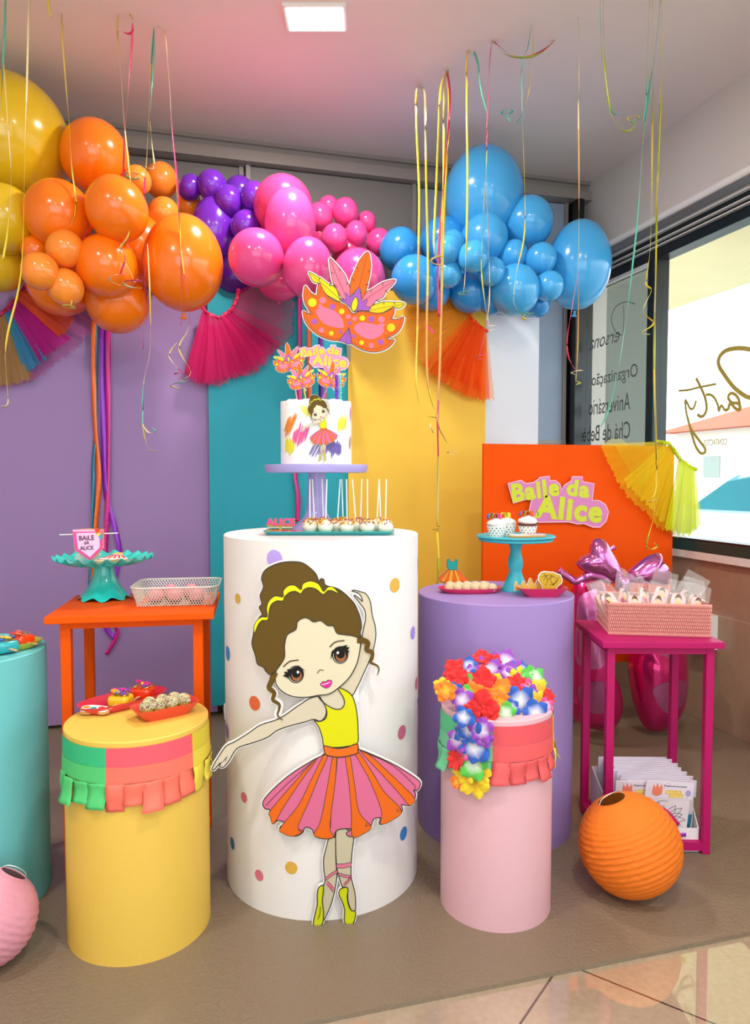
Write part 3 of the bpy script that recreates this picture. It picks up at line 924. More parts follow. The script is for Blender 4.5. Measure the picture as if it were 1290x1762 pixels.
streamer('bundle of gold, yellow and pink ribbons knotted low over the yellow board', [([(768, 122), (758, 150), (754, 230), (750, 330), (746, 420), (750, 440)], 'yygc', (1.3, 9, 18)),
        ([(768, 122), (764, 160), (763, 300), (760, 400), (759, 520), (756, 650), (753, 720), (754, 800), (752, 905)], 'gyoopggy', (1.1, 8, 8)),
        ([(769, 122), (774, 170), (768, 260), (758, 380), (753, 470), (755, 545)], 'pppppp', 0), ([(770, 122), (772, 200), (765, 350), (760, 500), (756, 640), (752, 720), (768, 760), (777, 772)], 'yyogggc', (1.2, 8, 10)),
        ([(752, 915), (754, 960), (752, 1005)], 'yl', 0), ([(752, 718), (740, 730), (746, 745)], 'yc', 0)])
streamer('cream and teal ribbon ending in a ring over the blue balloons', [([(808, 90), (803, 95), (803, 200), (804, 290), (803, 400), (800, 470), (797, 505)], 'gyyctt', (1.1, 9, 2)), ([(815, 88), (822, 110), (826, 150), (838, 196)], 't', 0)])
streamer('pink to lime ribbon in front of the giant blue balloon', [([(846, 72), (842, 110), (838, 200), (836, 290), (831, 380), (828, 460), (834, 520), (842, 560)], 'ppylyccc', (1.2, 8, 8)), ([(837, 300), (840, 400), (842, 500), (836, 560), (826, 610)], 'ocppp', (1.1, 9, 8))])
streamer('swag of pink and yellow ribbon looped between two tape points', [([(846, 70), (866, 92), (900, 99), (935, 88), (966, 55), (985, 30)], 'yllyp', 0), ([(850, 72), (878, 94), (910, 97), (945, 78), (966, 48), (984, 28)], 'pgpppg', 0)], dmin=9)
streamer('teal and gold ribbon ending over the small light blue balloons', [([(914, 42), (908, 80), (898, 110), (898, 180), (902, 300), (902, 400), (888, 470), (884, 520), (898, 540), (906, 538)], 'tttgyyyttty', (1.0, 9, 12)),
        ([(917, 46), (916, 90), (910, 150), (900, 190), (888, 212)], 'ygct', 0), ([(878, 210), (870, 196)], 't', (1.0, 9, 2))])
streamer('single gold ribbon with a pink tail before the right-end blue balloon', [([(994, 30), (996, 60), (995, 200), (996, 330), (995, 450), (994, 560), (992, 630), (990, 655)], 'gcogogyl', (.6, 6, 8)), ([(994, 470), (982, 540), (975, 590), (980, 620), (990, 636)], 'pppc', (1.0, 9, 8))])
streamer('lime and teal ribbon pair hanging in a loose curl from the top right', [([(1032, -14), (1034, 60), (1040, 120), (1050, 190), (1064, 220), (1080, 226), (1092, 215), (1086, 208)], 'tlllltyy', (1.2, 9, 0)), ([(1038, -14), (1039, 80), (1045, 160), (1056, 196), (1076, 192)], 'llltt', 0)])
streamer('bunch of teal, lime and golden ribbons hanging in front of the window mullion', [([(1137, -14), (1128, 80), (1116, 160), (1108, 220), (1102, 300), (1094, 400), (1080, 520), (1066, 620), (1048, 700), (1033, 735)], 'ttttttttttt', 0),
        ([(1118, -14), (1114, 90), (1112, 170), (1106, 210)], 'lltt', 0), ([(1122, -14), (1124, 120), (1122, 230), (1121, 330), (1118, 430), (1111, 486), (1120, 500), (1106, 535), (1124, 556), (1104, 572), (1118, 575)], 'ylgyyyyyyyc', 0),
        ([(1138, -14), (1138, 120), (1134, 230), (1129, 350), (1127, 470), (1125, 600), (1126, 700), (1128, 790)], 'yyyyclyg', 0), ([(1134, -14), (1136, 120), (1131, 300), (1128, 480), (1127, 640), (1129, 820), (1121, 858)], 'ylyyygg', (1.1, 6, 6)),
        ([(1127, 855), (1124, 890), (1112, 935), (1118, 945), (1130, 940), (1125, 934)], 'yly', 0)])

# ================================================================== satin ribbons hanging over the boards
def satin(label, items, y, group='satin ribbons hanging over the boards'):
    a = onY(items[0][0][0][0], items[0][0][0][1], y)
    t = thing('satin_ribbon', label, 'ribbon', a, 0, group)
    for k, (pts, colr, wpx) in enumerate(items):
        P = [onY(x, yy, y - .012 - .005 * k) - a for x, yy in cat(pts, False, 8)]
        mb = MB(); d = (a - EYE).dot(FWD)
        N = len(P); vs = []; fs = []
        for i, p in enumerate(P):
            tw = .55 * math.sin(i * .22 + k) * min(1, i / 8)
            s_ = Vector((math.cos(tw), math.sin(tw), 0)) * wpx * d / FPX / 2
            tt_ = (P[min(i + 1, N - 1)] - P[max(i - 1, 0)]).normalized()
            s_ = (s_ - tt_ * s_.dot(tt_))
            vs += [p - s_, p + s_]
        for i in range(N - 1): fs.append((2 * i, 2 * i + 1, 2 * i + 3, 2 * i + 2))
        mb.add(vs, fs)
        o = mb.build('ribbon', mat('satin_' + colr, colr, .28, metal=.15, coat=.3, bump=(70, .25)), t, True, recalc=False)
        sd = o.modifiers.new('thickness', 'SOLIDIFY'); sd.thickness = .0008
satin('teal and orange satin ribbons hanging side by side behind the ruffled stand', [([(165, 540), (165, 640), (164, 740), (160, 800), (160, 880), (157, 960), (154, 1015)], '1A7C98', 6), ([(161, 540), (161, 640), (163, 730), (170, 820), (165, 900), (162, 960), (158, 1000)], 'F06A14', 8)], 3.77)
satin('purple and magenta satin ribbons hanging side by side on the lavender board', [([(176, 540), (177, 640), (178, 760), (182, 850), (198, 910), (205, 950), (196, 1000), (182, 1072), (196, 1098), (190, 1090)], '9420C4', 9), ([(186, 540), (186, 640), (186, 760), (184, 880), (182, 960), (190, 1060), (202, 1088), (183, 1126)], 'D2188C', 8)], 3.77)
satin('pink, orange and purple satin ribbons hanging behind the cake', [([(515, 500), (516, 580), (515, 680), (515, 780), (508, 815), (513, 855), (511, 898)], 'CE1A7C', 8), ([(531, 500), (532, 600), (532, 700)], 'D8561C', 9), ([(552, 500), (552, 600), (553, 700)], '5A1E8C', 9)], 3.73)

# ================================================================== tutus
def tutu(label, inner, outer, y, layers, seed, band_col, ang_amp=.012):
    """inner / outer: photo polylines of waistband and hem; layers: (start, end, length 0-1, colour, cover, lift)"""
    rnd = random.Random(seed)
    a = onY(inner[0][0], inner[0][1], y)
    t = thing('tulle_tutu', label, 'tutu', a, 0, 'tutus hung on the backdrop boards')
    def along(pl, s):
        s = max(0, min(1, s)) * (len(pl) - 1); i = min(int(s), len(pl) - 2); f = s - i
        return (pl[i][0] + (pl[i + 1][0] - pl[i][0]) * f, pl[i][1] + (pl[i + 1][1] - pl[i][1]) * f)
    I = cat(inner, False, 6); O = cat(outer, False, 6)
    for s0, s1, L, colr, cov, lift in layers:
        NS = max(16, int(110 * (s1 - s0))); NR = 7
        vs = []; fs = []
        fr = rnd.uniform(30, 40); ph0 = rnd.uniform(0, 6); ph1 = rnd.uniform(0, 6)
        for i in range(NS + 1):
            s_ = s0 + (s1 - s0) * i / NS
            pi_, po = along(I, s_), along(O, s_)
            jag = 1 + rnd.uniform(-.035, .035)
            for j in range(NR + 1):
                r_ = j / NR
                k = r_ * L * jag
                x = pi_[0] + (po[0] - pi_[0]) * k; yy = pi_[1] + (po[1] - pi_[1]) * k
                dep = y - .008 - lift - ang_amp * (.25 + .9 * r_) * (1 + math.sin(fr * (s_ + .035 * math.sin(9 * s_ + ph1)) * 1.5 + ph0) * .55 + .3 * math.sin(fr * 3.7 * s_ + ph1 + r_ * 2) + .25 * math.sin(fr * .6 * s_ + ph1)) - .02 * math.sin(PI * r_ * .9)
                vs.append(onY(x, yy, dep) - a)
        for i in range(NS):
            for j in range(NR):
                q = i * (NR + 1) + j
                fs.append((q, q + 1, q + NR + 2, q + NR + 1))
        MB().add(vs, fs).build('tulle_layer', tulle('tulle_%s_%d' % (colr, int(cov * 100)), colr, cov), t, True, recalc=False)
    P = [onY(x, yy, y - .03) - a for x, yy in I]
    N = len(P)
    P2 = []
    for i in range((N - 1) * 4 + 1):
        k = min(i // 4, N - 2); f = i / 4 - k
        P2.append(P[k].lerp(P[k + 1], f) + Vector((0, .003 * math.sin(i * 2.1), .003 * math.sin(i * 1.7))))
    MB().tube(P2, [.008 + .0035 * math.sin(i * 1.9) for i in range(len(P2))], 7).build('waistband', mat('elastic_' + band_col, band_col, .4, bump=(200, .3)), t, True)
    return t
tutu('hot pink tutu hung between the lavender and teal boards',
     [(349, 531), (362, 542), (378, 546), (394, 536), (406, 518), (410, 500)],
     [(316, 646), (340, 661), (372, 664), (402, 652), (440, 640), (474, 605), (496, 585), (505, 545), (498, 505), (455, 480)], 3.735,
     [(0, 1, 1, 'D8186C', .35, 0), (0, .62, .98, 'D8146A', .6, .012), (.0, .52, .92, 'E0206E', .6, .024), (.42, 1, .8, 'DC2878', .28, .01), (.38, .7, .9, 'D81870', .35, .02)], 3, 'F0306C')
tutu('neon orange tutu hung on the yellow board corner',
     [(803, 519), (806, 534), (812, 549), (824, 560), (838, 570)],
     [(690, 500), (697, 540), (708, 590), (730, 632), (748, 652), (770, 664), (797, 680), (826, 690), (850, 688)], 3.70,
     [(0, 1, 1, 'FFA030', .55, 0), (.36, .95, .97, 'FF6410', .7, .014), (0, .6, .9, 'FFA028', .3, .01), (.5, .88, .85, 'FF4E08', .55, .024)], 4, 'FF4A0A')
tutu('neon yellow tutu draped over the corner of the orange board by the window',
     [(1128, 760), (1148, 762), (1158, 772), (1170, 790), (1182, 800), (1197, 808)],
     [(1032, 764), (1056, 815), (1076, 850), (1110, 880), (1128, 905), (1150, 915), (1168, 924), (1188, 922), (1208, 905)], 3.135,
     [(0, 1, 1, 'F2DC1E', .36, 0), (.18, .60, .9, 'F4DC20', .5, .012), (.58, .97, .97, 'E4EC1C', .75, .018), (.62, .93, .94, 'DCE818', .7, .03), (0, .3, .75, 'F0D428', .3, .01)], 6, 'C8D814')
tutu('multicoloured tutu at the left edge with magenta, orange, blue and gold tulle',
     [(-24, 548), (0, 541), (11, 532), (22, 520), (33, 508), (42, 494)],
     [(-40, 676), (0, 668), (28, 663), (63, 650), (86, 633), (106, 618), (140, 592), (157, 566), (152, 545)], 3.765,
     [(0, 1, 1, 'B81C84', .32, 0), (0, .36, .98, 'B08A3C', .65, .01), (.30, .52, .86, '2A8CB8', .75, .016), (.45, .74, .84, 'C0148A', .75, .02), (.70, .95, .74, 'F0581C', .75, .03), (.80, .93, .6, 'F0581C', .6, .045)], 8, 'C01458')

# ================================================================== flat cut-out figures
m_board = mat('white_foam_board', 'F2F0EE', .5)
m_line = mat('print_outline', '2E2416', .5)
LY = .0011
def art(t, name, pts, colr, layer, lw=0, smooth=True, n=4, closed=True, rough=.45, side=.0009):
    """a printed area with its dark outline, one part"""
    q = cat(pts, True, n) if smooth else pts
    y0 = -layer * LY
    mb = MB(); mb.poly(q, y0, y0 + side)
    if lw:
        mb.stroke(q, lw, y0 - .0003, y0, 1, True)
    o = mb.build(name, [mat('print_' + colr, colr, .55, spec=.25), m_line], t)
    return o
def lines(t, name, strokes, colr, layer):
    mb = MB()
    for pts, wd in strokes:
        q = cat(pts, False, 5)
        mb.stroke(q, wd, -layer * LY, -layer * LY + .0005)
    return mb.build(name, mat('print_' + colr, colr, .45), t)
def ell(cx, cy, rx, ry, a=0, n=22):
    return [(cx + rx * math.cos(k * 2 * PI / n) * math.cos(a) - ry * math.sin(k * 2 * PI / n) * math.sin(a), cy + rx * math.cos(k * 2 * PI / n) * math.sin(a) + ry * math.sin(k * 2 * PI / n) * math.cos(a)) for k in range(n)]

def ballerina(label, fr, spec_a, spec_b, spec_name='ballerina_cutout'):
    t = thing(spec_name, label, 'cutout figure')
    t.matrix_world = fr.M
    A = crop(fr, *spec_a); B = crop(fr, *spec_b)
    k = (fr.uv(645, 1100)[0] - fr.uv(645 - 1, 1100)[0]) / spec_a[2]     # metres per drawing unit
    S = lambda pts: [(x, y) for x, y in pts]
    face = [(430, 600), (550, 535), (700, 560), (840, 640), (880, 690), (875, 760), (860, 820), (820, 895), (760, 955), (700, 995), (640, 1003), (560, 1015), (480, 1008), (420, 975), (388, 930), (390, 880), (400, 760)]
    hair = [(390, 858), (362, 885), (330, 862), (318, 840), (282, 820), (270, 770), (250, 705), (258, 650), (270, 590), (292, 550), (310, 530), (292, 490), (308, 470), (298, 420), (318, 370), (306, 320), (330, 270), (400, 235), (470, 224), (540, 230), (590, 262), (625, 300), (640, 345), (650, 325), (668, 328), (680, 362), (745, 380), (790, 410), (840, 460), (862, 500), (880, 548), (888, 600), (880, 640), (884, 668),
            (832, 655), (790, 650), (745, 640), (725, 600), (690, 596), (652, 568), (610, 575), (580, 556), (550, 552), (515, 575), (505, 620), (456, 650), (440, 715), (440, 780), (412, 830)]
    armL = [(640, 1012), (590, 1022), (520, 1065), (410, 1140), (300, 1178), (230, 1225), (150, 1275), (100, 1300), (60, 1355), (18, 1428), (28, 1440), (52, 1412), (66, 1400), (62, 1420), (80, 1425), (100, 1408), (120, 1380), (150, 1330), (180, 1305), (260, 1280), (340, 1250), (400, 1208), (480, 1180), (560, 1160), (610, 1145), (650, 1155), (680, 1120), (680, 1070), (655, 1030)]
    armR = [(832, 396), (850, 392), (880, 400), (910, 410), (930, 435), (942, 470), (952, 540), (968, 600), (972, 660), (960, 730), (940, 790), (905, 870), (865, 955), (830, 1010), (790, 1000), (755, 965), (820, 895), (860, 820), (880, 740), (888, 690), (900, 620), (912, 560), (908, 510), (885, 475), (862, 445), (845, 426), (852, 422), (880, 445), (893, 458), (888, 430), (868, 408)]
    chest = [(630, 1008), (700, 990), (755, 960), (800, 1000), (800, 1080), (765, 1095), (700, 1090), (650, 1060)]
    bod = [(637, 1013), (668, 1048), (720, 1080), (765, 1085), (788, 1058), (784, 1020), (752, 962), (800, 978), (835, 1010), (855, 1070), (865, 1140), (868, 1200), (864, 1285), (800, 1302), (740, 1308), (672, 1300), (660, 1250), (640, 1190), (612, 1150), (642, 1158), (680, 1138), (686, 1095), (665, 1045)]
    belt = [(670, 212), (740, 226), (800, 221), (862, 200), (868, 235), (862, 256), (800, 273), (740, 277), (680, 263), (673, 240)]
    skirt = [(680, 260), (740, 274), (800, 270), (862, 252), (868, 232), (1000, 285), (1110, 340), (1222, 415), (1228, 450), (1212, 474), (1192, 472), (1205, 500), (1186, 548), (1165, 562), (1122, 556), (1128, 588), (1100, 620), (1010, 670), (990, 660), (1002, 634), (960, 640), (940, 690), (900, 725), (825, 742), (800, 722), (832, 698), (770, 698), (737, 714), (727, 745), (680, 756), (620, 742), (600, 700), (560, 688), (545, 720), (500, 740), (430, 722), (412, 690), (440, 662), (400, 648), (372, 668), (355, 620), (352, 585), (325, 578), (315, 535), (380, 460), (480, 375), (600, 300), (650, 275)]
    bands = [[(628, 290), (606, 305), (520, 400), (360, 585), (356, 625), (372, 668), (395, 640), (440, 560), (540, 410)],
             [(692, 270), (668, 268), (600, 400), (520, 560), (415, 690), (430, 722), (490, 740), (552, 706), (515, 690), (580, 540), (640, 390)],
             [(722, 273), (746, 276), (735, 420), (712, 600), (705, 700), (726, 742), (680, 755), (622, 742), (612, 722), (650, 650), (690, 450)],
             [(795, 272), (820, 268), (845, 420), (875, 600), (945, 682), (900, 725), (835, 740), (830, 600), (815, 430)],
             [(852, 258), (872, 250), (960, 380), (1020, 480), (1122, 590), (1060, 650), (1000, 666), (1005, 590), (940, 420), (880, 310)],
             [(884, 246), (930, 262), (1050, 370), (1192, 510), (1186, 548), (1165, 558), (1100, 480), (990, 360)]]
    legL = [(700, 755), (740, 755), (738, 850), (742, 930), (746, 960), (736, 1040), (720, 1110), (695, 1180), (665, 1232), (655, 1150), (665, 1040), (676, 1000), (668, 930), (668, 870), (685, 800)]
    legR = [(745, 700), (800, 700), (842, 742), (835, 820), (829, 900), (829, 980), (850, 1070), (855, 1150), (850, 1176), (828, 1172), (810, 1120), (805, 1050), (780, 1040), (752, 960), (742, 900), (738, 800)]
    shL = [(665, 1028), (640, 1040), (630, 1080), (630, 1140), (614, 1210), (608, 1260), (625, 1276), (645, 1270), (663, 1240), (666, 1180), (660, 1120), (665, 1070)]
    shR = [(800, 1038), (765, 1050), (757, 1080), (775, 1120), (790, 1170), (788, 1230), (800, 1256), (820, 1263), (842, 1245), (854, 1200), (850, 1176), (830, 1174), (812, 1140), (805, 1090), (810, 1055)]
    # white foam backing that follows the figure with a narrow margin
    mb = MB(); mg = 20 * k
    for nm, pts in (('A', face), ('A', hair), ('A', armL), ('A', armR), ('A', chest), ('A', bod), ('B', belt), ('B', skirt), ('B', legL), ('B', legR), ('B', shL), ('B', shR)):
        q = cat((A if nm == 'A' else B)(pts), True, 3)
        mb.poly(q, 0, .006); mb.stroke(q, mg, 0.0001, .006, 0, True)
    cl = cat(A([(385, 870), (362, 925), (350, 960), (380, 990), (372, 1030), (408, 1055), (408, 1085), (400, 1120), (430, 1148)]), False, 5)
    cr = cat(A([(862, 682), (900, 684), (925, 700), (918, 738), (950, 752), (950, 785), (942, 812), (975, 828), (990, 850), (980, 888)]), False, 5)
    mb.stroke(cl, 40 * k, .0001, .006); mb.stroke(cr, 34 * k, .0001, .006)
    mb.build('backing_board', m_board, t)
    lw = 6 * k
    art(t, 'raised_arm', A(armR), 'CFC3AA', 1, lw)
    art(t, 'chest', A(chest), 'D0C6AE', 1.4, lw)
    art(t, 'outstretched_arm', A(armL), 'CFC4AC', 2, lw)
    lines(t, 'finger_line', [(A([(100, 1366), (85, 1388), (66, 1400)]), 3 * k), (A([(108, 1362), (88, 1382)]), 3 * k), (A([(100, 1366), (96, 1390)]), 3 * k)], '2E2416', 2.5)
    art(t, 'leg', B(legL), 'C2B89C', 1, lw); art(t, 'leg', B(legR), 'C2B89C', 1.3, lw)
    for q, wd in (([(744, 915), (786, 914), (829, 904)], 24), ([(746, 945), (712, 966), (680, 990)], 17), ([(756, 962), (792, 974), (829, 978)], 15), ([(686, 1012), (705, 1030), (724, 1055)], 22), ([(830, 975), (812, 1000), (786, 1028)], 16)):
        mb = MB(); mb.stroke(B(q), wd * k, -1.9 * LY, -1.9 * LY + .0005); mb.stroke(B([(x, y - wd / 2) for x, y in q]), 3 * k, -2.1 * LY, -1.9 * LY, 1); mb.stroke(B([(x, y + wd / 2) for x, y in q]), 3 * k, -2.1 * LY, -1.9 * LY, 1)
        mb.build('ankle_ribbon', [mat('print_D8708F', 'D8708F', .45), m_line], t)
    art(t, 'ballet_shoe', B(shL), 'C6CC12', 2.4, lw); art(t, 'ballet_shoe', B(shR), 'C6CC12', 2.4, lw)
    lines(t, 'shoe_line', [(B([(648, 1148), (646, 1190), (634, 1225)]), 4 * k)], '2E2416', 3)
    sk = art(t, 'skirt', B(skirt), 'D4688E', 2.6, lw)
    for b in bands:
        art(sk, 'skirt_pleat', B(b), 'E06614', 3.2, 3.2 * k)
    lines(sk, 'pleat_line', [(B([(606, 305), (470, 420), (330, 560)]), 3 * k), (B([(880, 240), (1060, 320), (1195, 440), (1192, 470)]), 3 * k), (B([(745, 276), (735, 420), (712, 600), (708, 690)]), 3 * k), (B([(527, 690), (525, 705), (545, 712)]), 3 * k), (B([(920, 660), (912, 680), (938, 672)]), 3 * k), (B([(1095, 575), (1098, 596), (1118, 578)]), 3 * k)], '2E2416', 3.7)
    art(t, 'bodice', A(bod), 'D6D406', 3, lw)
    art(t, 'waistband', B(belt), 'E86C1C', 3.9, lw)
    hd = art(t, 'head', A(face), 'DAD0B2', 4.2, lw)
    hr = art(t, 'hair', A(hair), '5E460C', 5.0, lw)
    for cl_ in (cl, cr):
        mb = MB(); n1 = len(cl_); mb.stroke(cl_, [(33 * (1 - i / n1) + 4) * k for i in range(n1)], -5 * LY, -4.3 * LY); mb.build('curl', mat('print_5E460C', '5E460C', .55, spec=.25), hr)
    # [(34 * (1 - i / n1) + 4) * k for i in range(n1)], -5 * LY, -4.3 * LY)
    scal = [(266, 640), (262, 600), (282, 562), (310, 546), (340, 545), (336, 500), (348, 455), (385, 424), (432, 430), (432, 395), (462, 365), (500, 362), (536, 388), (548, 352), (595, 337), (640, 356), (667, 398), (692, 372), (725, 374), (754, 408), (720, 394), (692, 392), (664, 414), (625, 384), (585, 374), (552, 386), (534, 410), (505, 396), (470, 402), (440, 428), (430, 452), (395, 452), (362, 474), (350, 510), (342, 562), (310, 566), (286, 592)]
    art(t, 'headband', A(scal), 'E2E00C', 5.8, 4 * k, n=3)
    lines(t, 'eyebrow', [(A([(432, 838), (470, 806), (522, 798)]), 8 * k)], '5A3A20', 5)
    lines(t, 'eyebrow', [(A([(703, 722), (738, 692), (790, 684)]), 8 * k)], '5A3A20', 5)
    lines(t, 'nose', [(A([(630, 876), (645, 856), (668, 858)]), 6 * k)], '7A6A4A', 5)
    art(t, 'lips', A([(648, 940), (665, 922), (680, 924), (692, 914), (716, 920), (706, 948), (682, 961), (664, 952)]), 'DC2896', 5, 3 * k)
    lines(t, 'lip_line', [(A([(655, 941), (684, 934), (708, 924)]), 4 * k)], 'F4E8F0', 5.6)
    for (cx, cy), lash in (((506, 881), [(430, 888), (446, 878), (436, 866), (458, 866), (456, 850), (482, 852), (520, 828), (562, 860), (520, 840), (486, 860), (468, 885), (466, 905)]), ((764, 768), [(818, 742), (806, 742), (819, 722), (800, 722), (806, 708), (784, 714), (742, 722), (714, 748), (708, 795), (722, 762), (748, 738), (790, 742), (806, 768)])):
        e = art(t, 'eye', A(ell(cx, cy, 47, 51, .1)), '1C1412', 5, 0, False)
        art(e, 'eye_white', A(ell(cx, cy, 41, 45, .1)), 'F0ECE2', 5.3, 0, False)
        art(e, 'iris', A(ell(cx + 1, cy - 1, 40, 44, .1)), '1C1412', 5.5, 0, False)
        art(e, 'iris_ring', A(ell(cx + 4, cy + 6, 30, 33)), '9A6238', 5.7, 0, False)
        art(e, 'pupil', A(ell(cx + 2, cy - 8, 25, 28)), '100A0A', 6.0, 0, False)
        art(e, 'highlight', A(ell(cx - 14 if cx > 700 else cx + 12, cy - 14, 7, 8)), 'FFFFFF', 6.4, 0, False)
        art(t, 'eyelashes', A(lash), '14100C', 6.2, 0, False)
    return t
DIRW = Vector((-WC[0], -WC[1], 0)).normalized()
base = Vector((WC[0], WC[1], .014)) + DIRW * (WR + .016)
fr_b = Fr(base, DIRW)
big_bal = ballerina('large flat cardboard ballerina with brown bun standing against the white pedestal', fr_b, (360, 900, 3.3947), (360, 1220, 3.3947))
# foam spacer that glues her to the pedestal
MB().box(.02, .10, .006, .016, .62, .72).build('foam_spacer', m_board, big_bal)

# ------------------------------------------------------------------ feathered mask cut-out
def mask_art(t, A, k, full=True):
    body = [(100, 462), (150, 530), (200, 565), (226, 562), (236, 480), (258, 428), (280, 480), (330, 560), (400, 620), (480, 650), (560, 690), (625, 772), (700, 745), (790, 750), (900, 770), (1000, 750), (1050, 720), (1068, 695), (1086, 730), (1076, 790), (1055, 828), (1110, 838), (1150, 826), (1188, 806), (1180, 880), (1140, 960), (1080, 1010), (1000, 1045), (1022, 1062), (1084, 1064), (1060, 1110), (1000, 1160), (900, 1195), (800, 1192), (700, 1160), (620, 1112), (560, 1100), (480, 1075), (380, 1065), (280, 1030), (200, 980), (130, 910), (90, 840), (72, 745), (110, 765), (160, 778), (135, 730), (95, 660), (78, 580), (84, 515)]
    fe = [('yellow', 'F2DC10', [(135, 310), (210, 345), (245, 372), (262, 372), (330, 425), (358, 440), (376, 465), (400, 460), (445, 505), (470, 580), (480, 642), (400, 600), (330, 560), (270, 500), (250, 440), (190, 420), (160, 370)], [(142, 318), (300, 450), (470, 600)], [[(262, 372), (252, 400)], [(376, 465), (372, 440)]]),
          ('rose', 'F27C96', [(370, 152), (450, 235), (480, 270), (540, 350), (565, 420), (590, 470), (600, 580), (540, 622), (480, 560), (410, 440), (385, 330), (370, 230)], [(380, 175), (450, 360), (555, 590)], [[(480, 270), (478, 300)], [(565, 420), (556, 450)], [(385, 318), (412, 322)], [(420, 450), (450, 480)]]),
          ('rose', 'F27C96', [(1098, 398), (1050, 470), (990, 530), (960, 590), (880, 632), (820, 700), (755, 692), (720, 622), (780, 530), (830, 505), (930, 440), (1000, 410)], [(1090, 405), (920, 510), (740, 630)], [[(960, 430), (955, 465)], [(830, 500), (825, 535)], [(985, 515), (1010, 540)], [(880, 620), (920, 640)]]),
          ('yellow', 'E6D40E', [(1205, 664), (1140, 716), (1070, 702), (960, 760), (860, 766), (805, 745), (830, 690), (930, 650), (1000, 638), (1090, 645), (1150, 645)], [(1195, 668), (1020, 695), (820, 735)], [[(1080, 640), (1090, 670)], [(975, 640), (965, 668)]]),
          ('orange', 'FA6A08', [(790, 85), (822, 200), (820, 290), (800, 400), (770, 520), (725, 602), (700, 480), (600, 572), (598, 450), (610, 380), (650, 290), (700, 180)], [(780, 110), (740, 290), (695, 470)], [[(665, 250), (685, 275)], [(610, 380), (645, 410)], [(820, 290), (790, 310)], [(800, 450), (760, 452)]])]
    mb = MB(); mg = 30 * k
    for pts in [body] + [f[2] for f in fe]:
        q = cat(A(pts), True, 3); mb.poly(q, 0, .005); mb.stroke(q, mg, .0001, .005, 0, True)
    mb.build('backing_board', m_board, t)
    lw = 6 * k
    for nm, c, pts, rib, cuts in fe:
        f = art(t, 'feather', A(pts), c, 1.2 if nm != 'orange' else 1.6, lw, n=3)
        if full:
            lines(f, 'feather_rib', [(A(rib), 3.5 * k)] + [(A(q + [q[-1]]), 7 * k) for q in cuts], '2E2416', 2.2)
    art(t, 'crown_ornament', A([(690, 472), (716, 560), (724, 642), (790, 608), (762, 690), (828, 706), (800, 742), (720, 738), (640, 752), (600, 702), (540, 655), (485, 620), (475, 598), (550, 628), (545, 528), (602, 600), (640, 540)]), 'A85CC0', 2.6, lw, False)
    bd = art(t, 'mask_face', A(body), 'F06A10', 3.0, lw, n=3)
    if full:
        c = (620, 860)
        inner = [(c[0] + (x - c[0]) * .955 + (6 if x < 300 else -4), c[1] + (y - c[1]) * .90 + (6 if y < 700 else 0)) for x, y in body]
        q = cat(A(inner), True, 3)
        mb = MB(); mb.stroke(q, 4 * k, -3.5 * LY, -3.2 * LY, 0, True); mb.build('inner_line', mat('print_8A3A08', '8A3A08', .45), bd)
    art(t, 'eye_shape', A([(215, 730), (242, 728), (250, 660), (290, 690), (320, 708), (400, 732), (470, 780), (508, 840), (525, 926), (440, 930), (350, 905), (285, 870), (232, 800)]), 'F07C9C', 3.6, 0, n=3)
    art(t, 'eye_shape', A([(635, 942), (670, 890), (740, 870), (830, 885), (900, 902), (926, 880), (980, 894), (960, 930), (972, 962), (948, 1002), (880, 1045), (790, 1056), (700, 1012)]), 'F07C9C', 3.6, 0, n=3)
    art(t, 'drop_ornament', A([(660, 588), (682, 650), (665, 722), (635, 748), (608, 712), (620, 640)]), 'E2DC10', 3.8, lw)
    no = art(t, 'nose_piece', A([(583, 925), (602, 1000), (617, 1112), (560, 1106), (473, 1070), (530, 1000)]), 'A85CC0', 3.8, lw, False)
    if full: lines(no, 'nose_line', [(A([(583, 935), (560, 1030), (545, 1100)]), 3 * k), (A([(583, 935), (590, 1030), (600, 1105)]), 3 * k)], '2E2416', 4.4)
    for cx, cy, r, c in ((175, 652, 48, 'F2DC10'), (1048, 928, 45, 'DCD00E'), (502, 750, 30, 'F2DC10'), (730, 825, 30, 'F0DA10'), (387, 992, 25, 'F0DA10'), (722, 1096, 25, 'F0DA10'), (292, 628, 38, 'F27C96'), (573, 808, 27, 'F27C96'), (645, 830, 25, 'F27C96'), (940, 840, 37, 'F27C96'), (275, 958, 30, 'F27C96'), (830, 1128, 30, 'F27C96'),
                         (400, 698, 33, 'A85CC0'), (197, 862, 32, 'A85CC0'), (595, 878, 22, 'A85CC0'), (830, 835, 33, 'A85CC0'), (490, 976, 20, 'A85CC0'), (635, 1022, 20, 'A85CC0'), (935, 1088, 33, 'A85CC0')):
        if full or r > 24:
            art(t, 'painted_dot', A(ell(cx, cy, r, r, 0, 16)), c, 3.9, 0, False)
mo = onY(600, 560, 3.04)
fr_m = Fr((mo.x, mo.y, mo.z), (-mo.x, -mo.y))
t = thing('mask_cutout', 'large orange carnival mask cutout with five feathers under the pink balloons', 'mask'); t.matrix_world = fr_m.M
mask_art(t, crop(fr_m, 510, 420, 6.45), (fr_m.uv(645, 500)[0] - fr_m.uv(644, 500)[0]) / 6.45)
MB().box(-.01, .01, .005, .012, -.05, .08).box(-.01, .01, .005, .68, -.05, -.03).build('holding_stick', m_board, t)

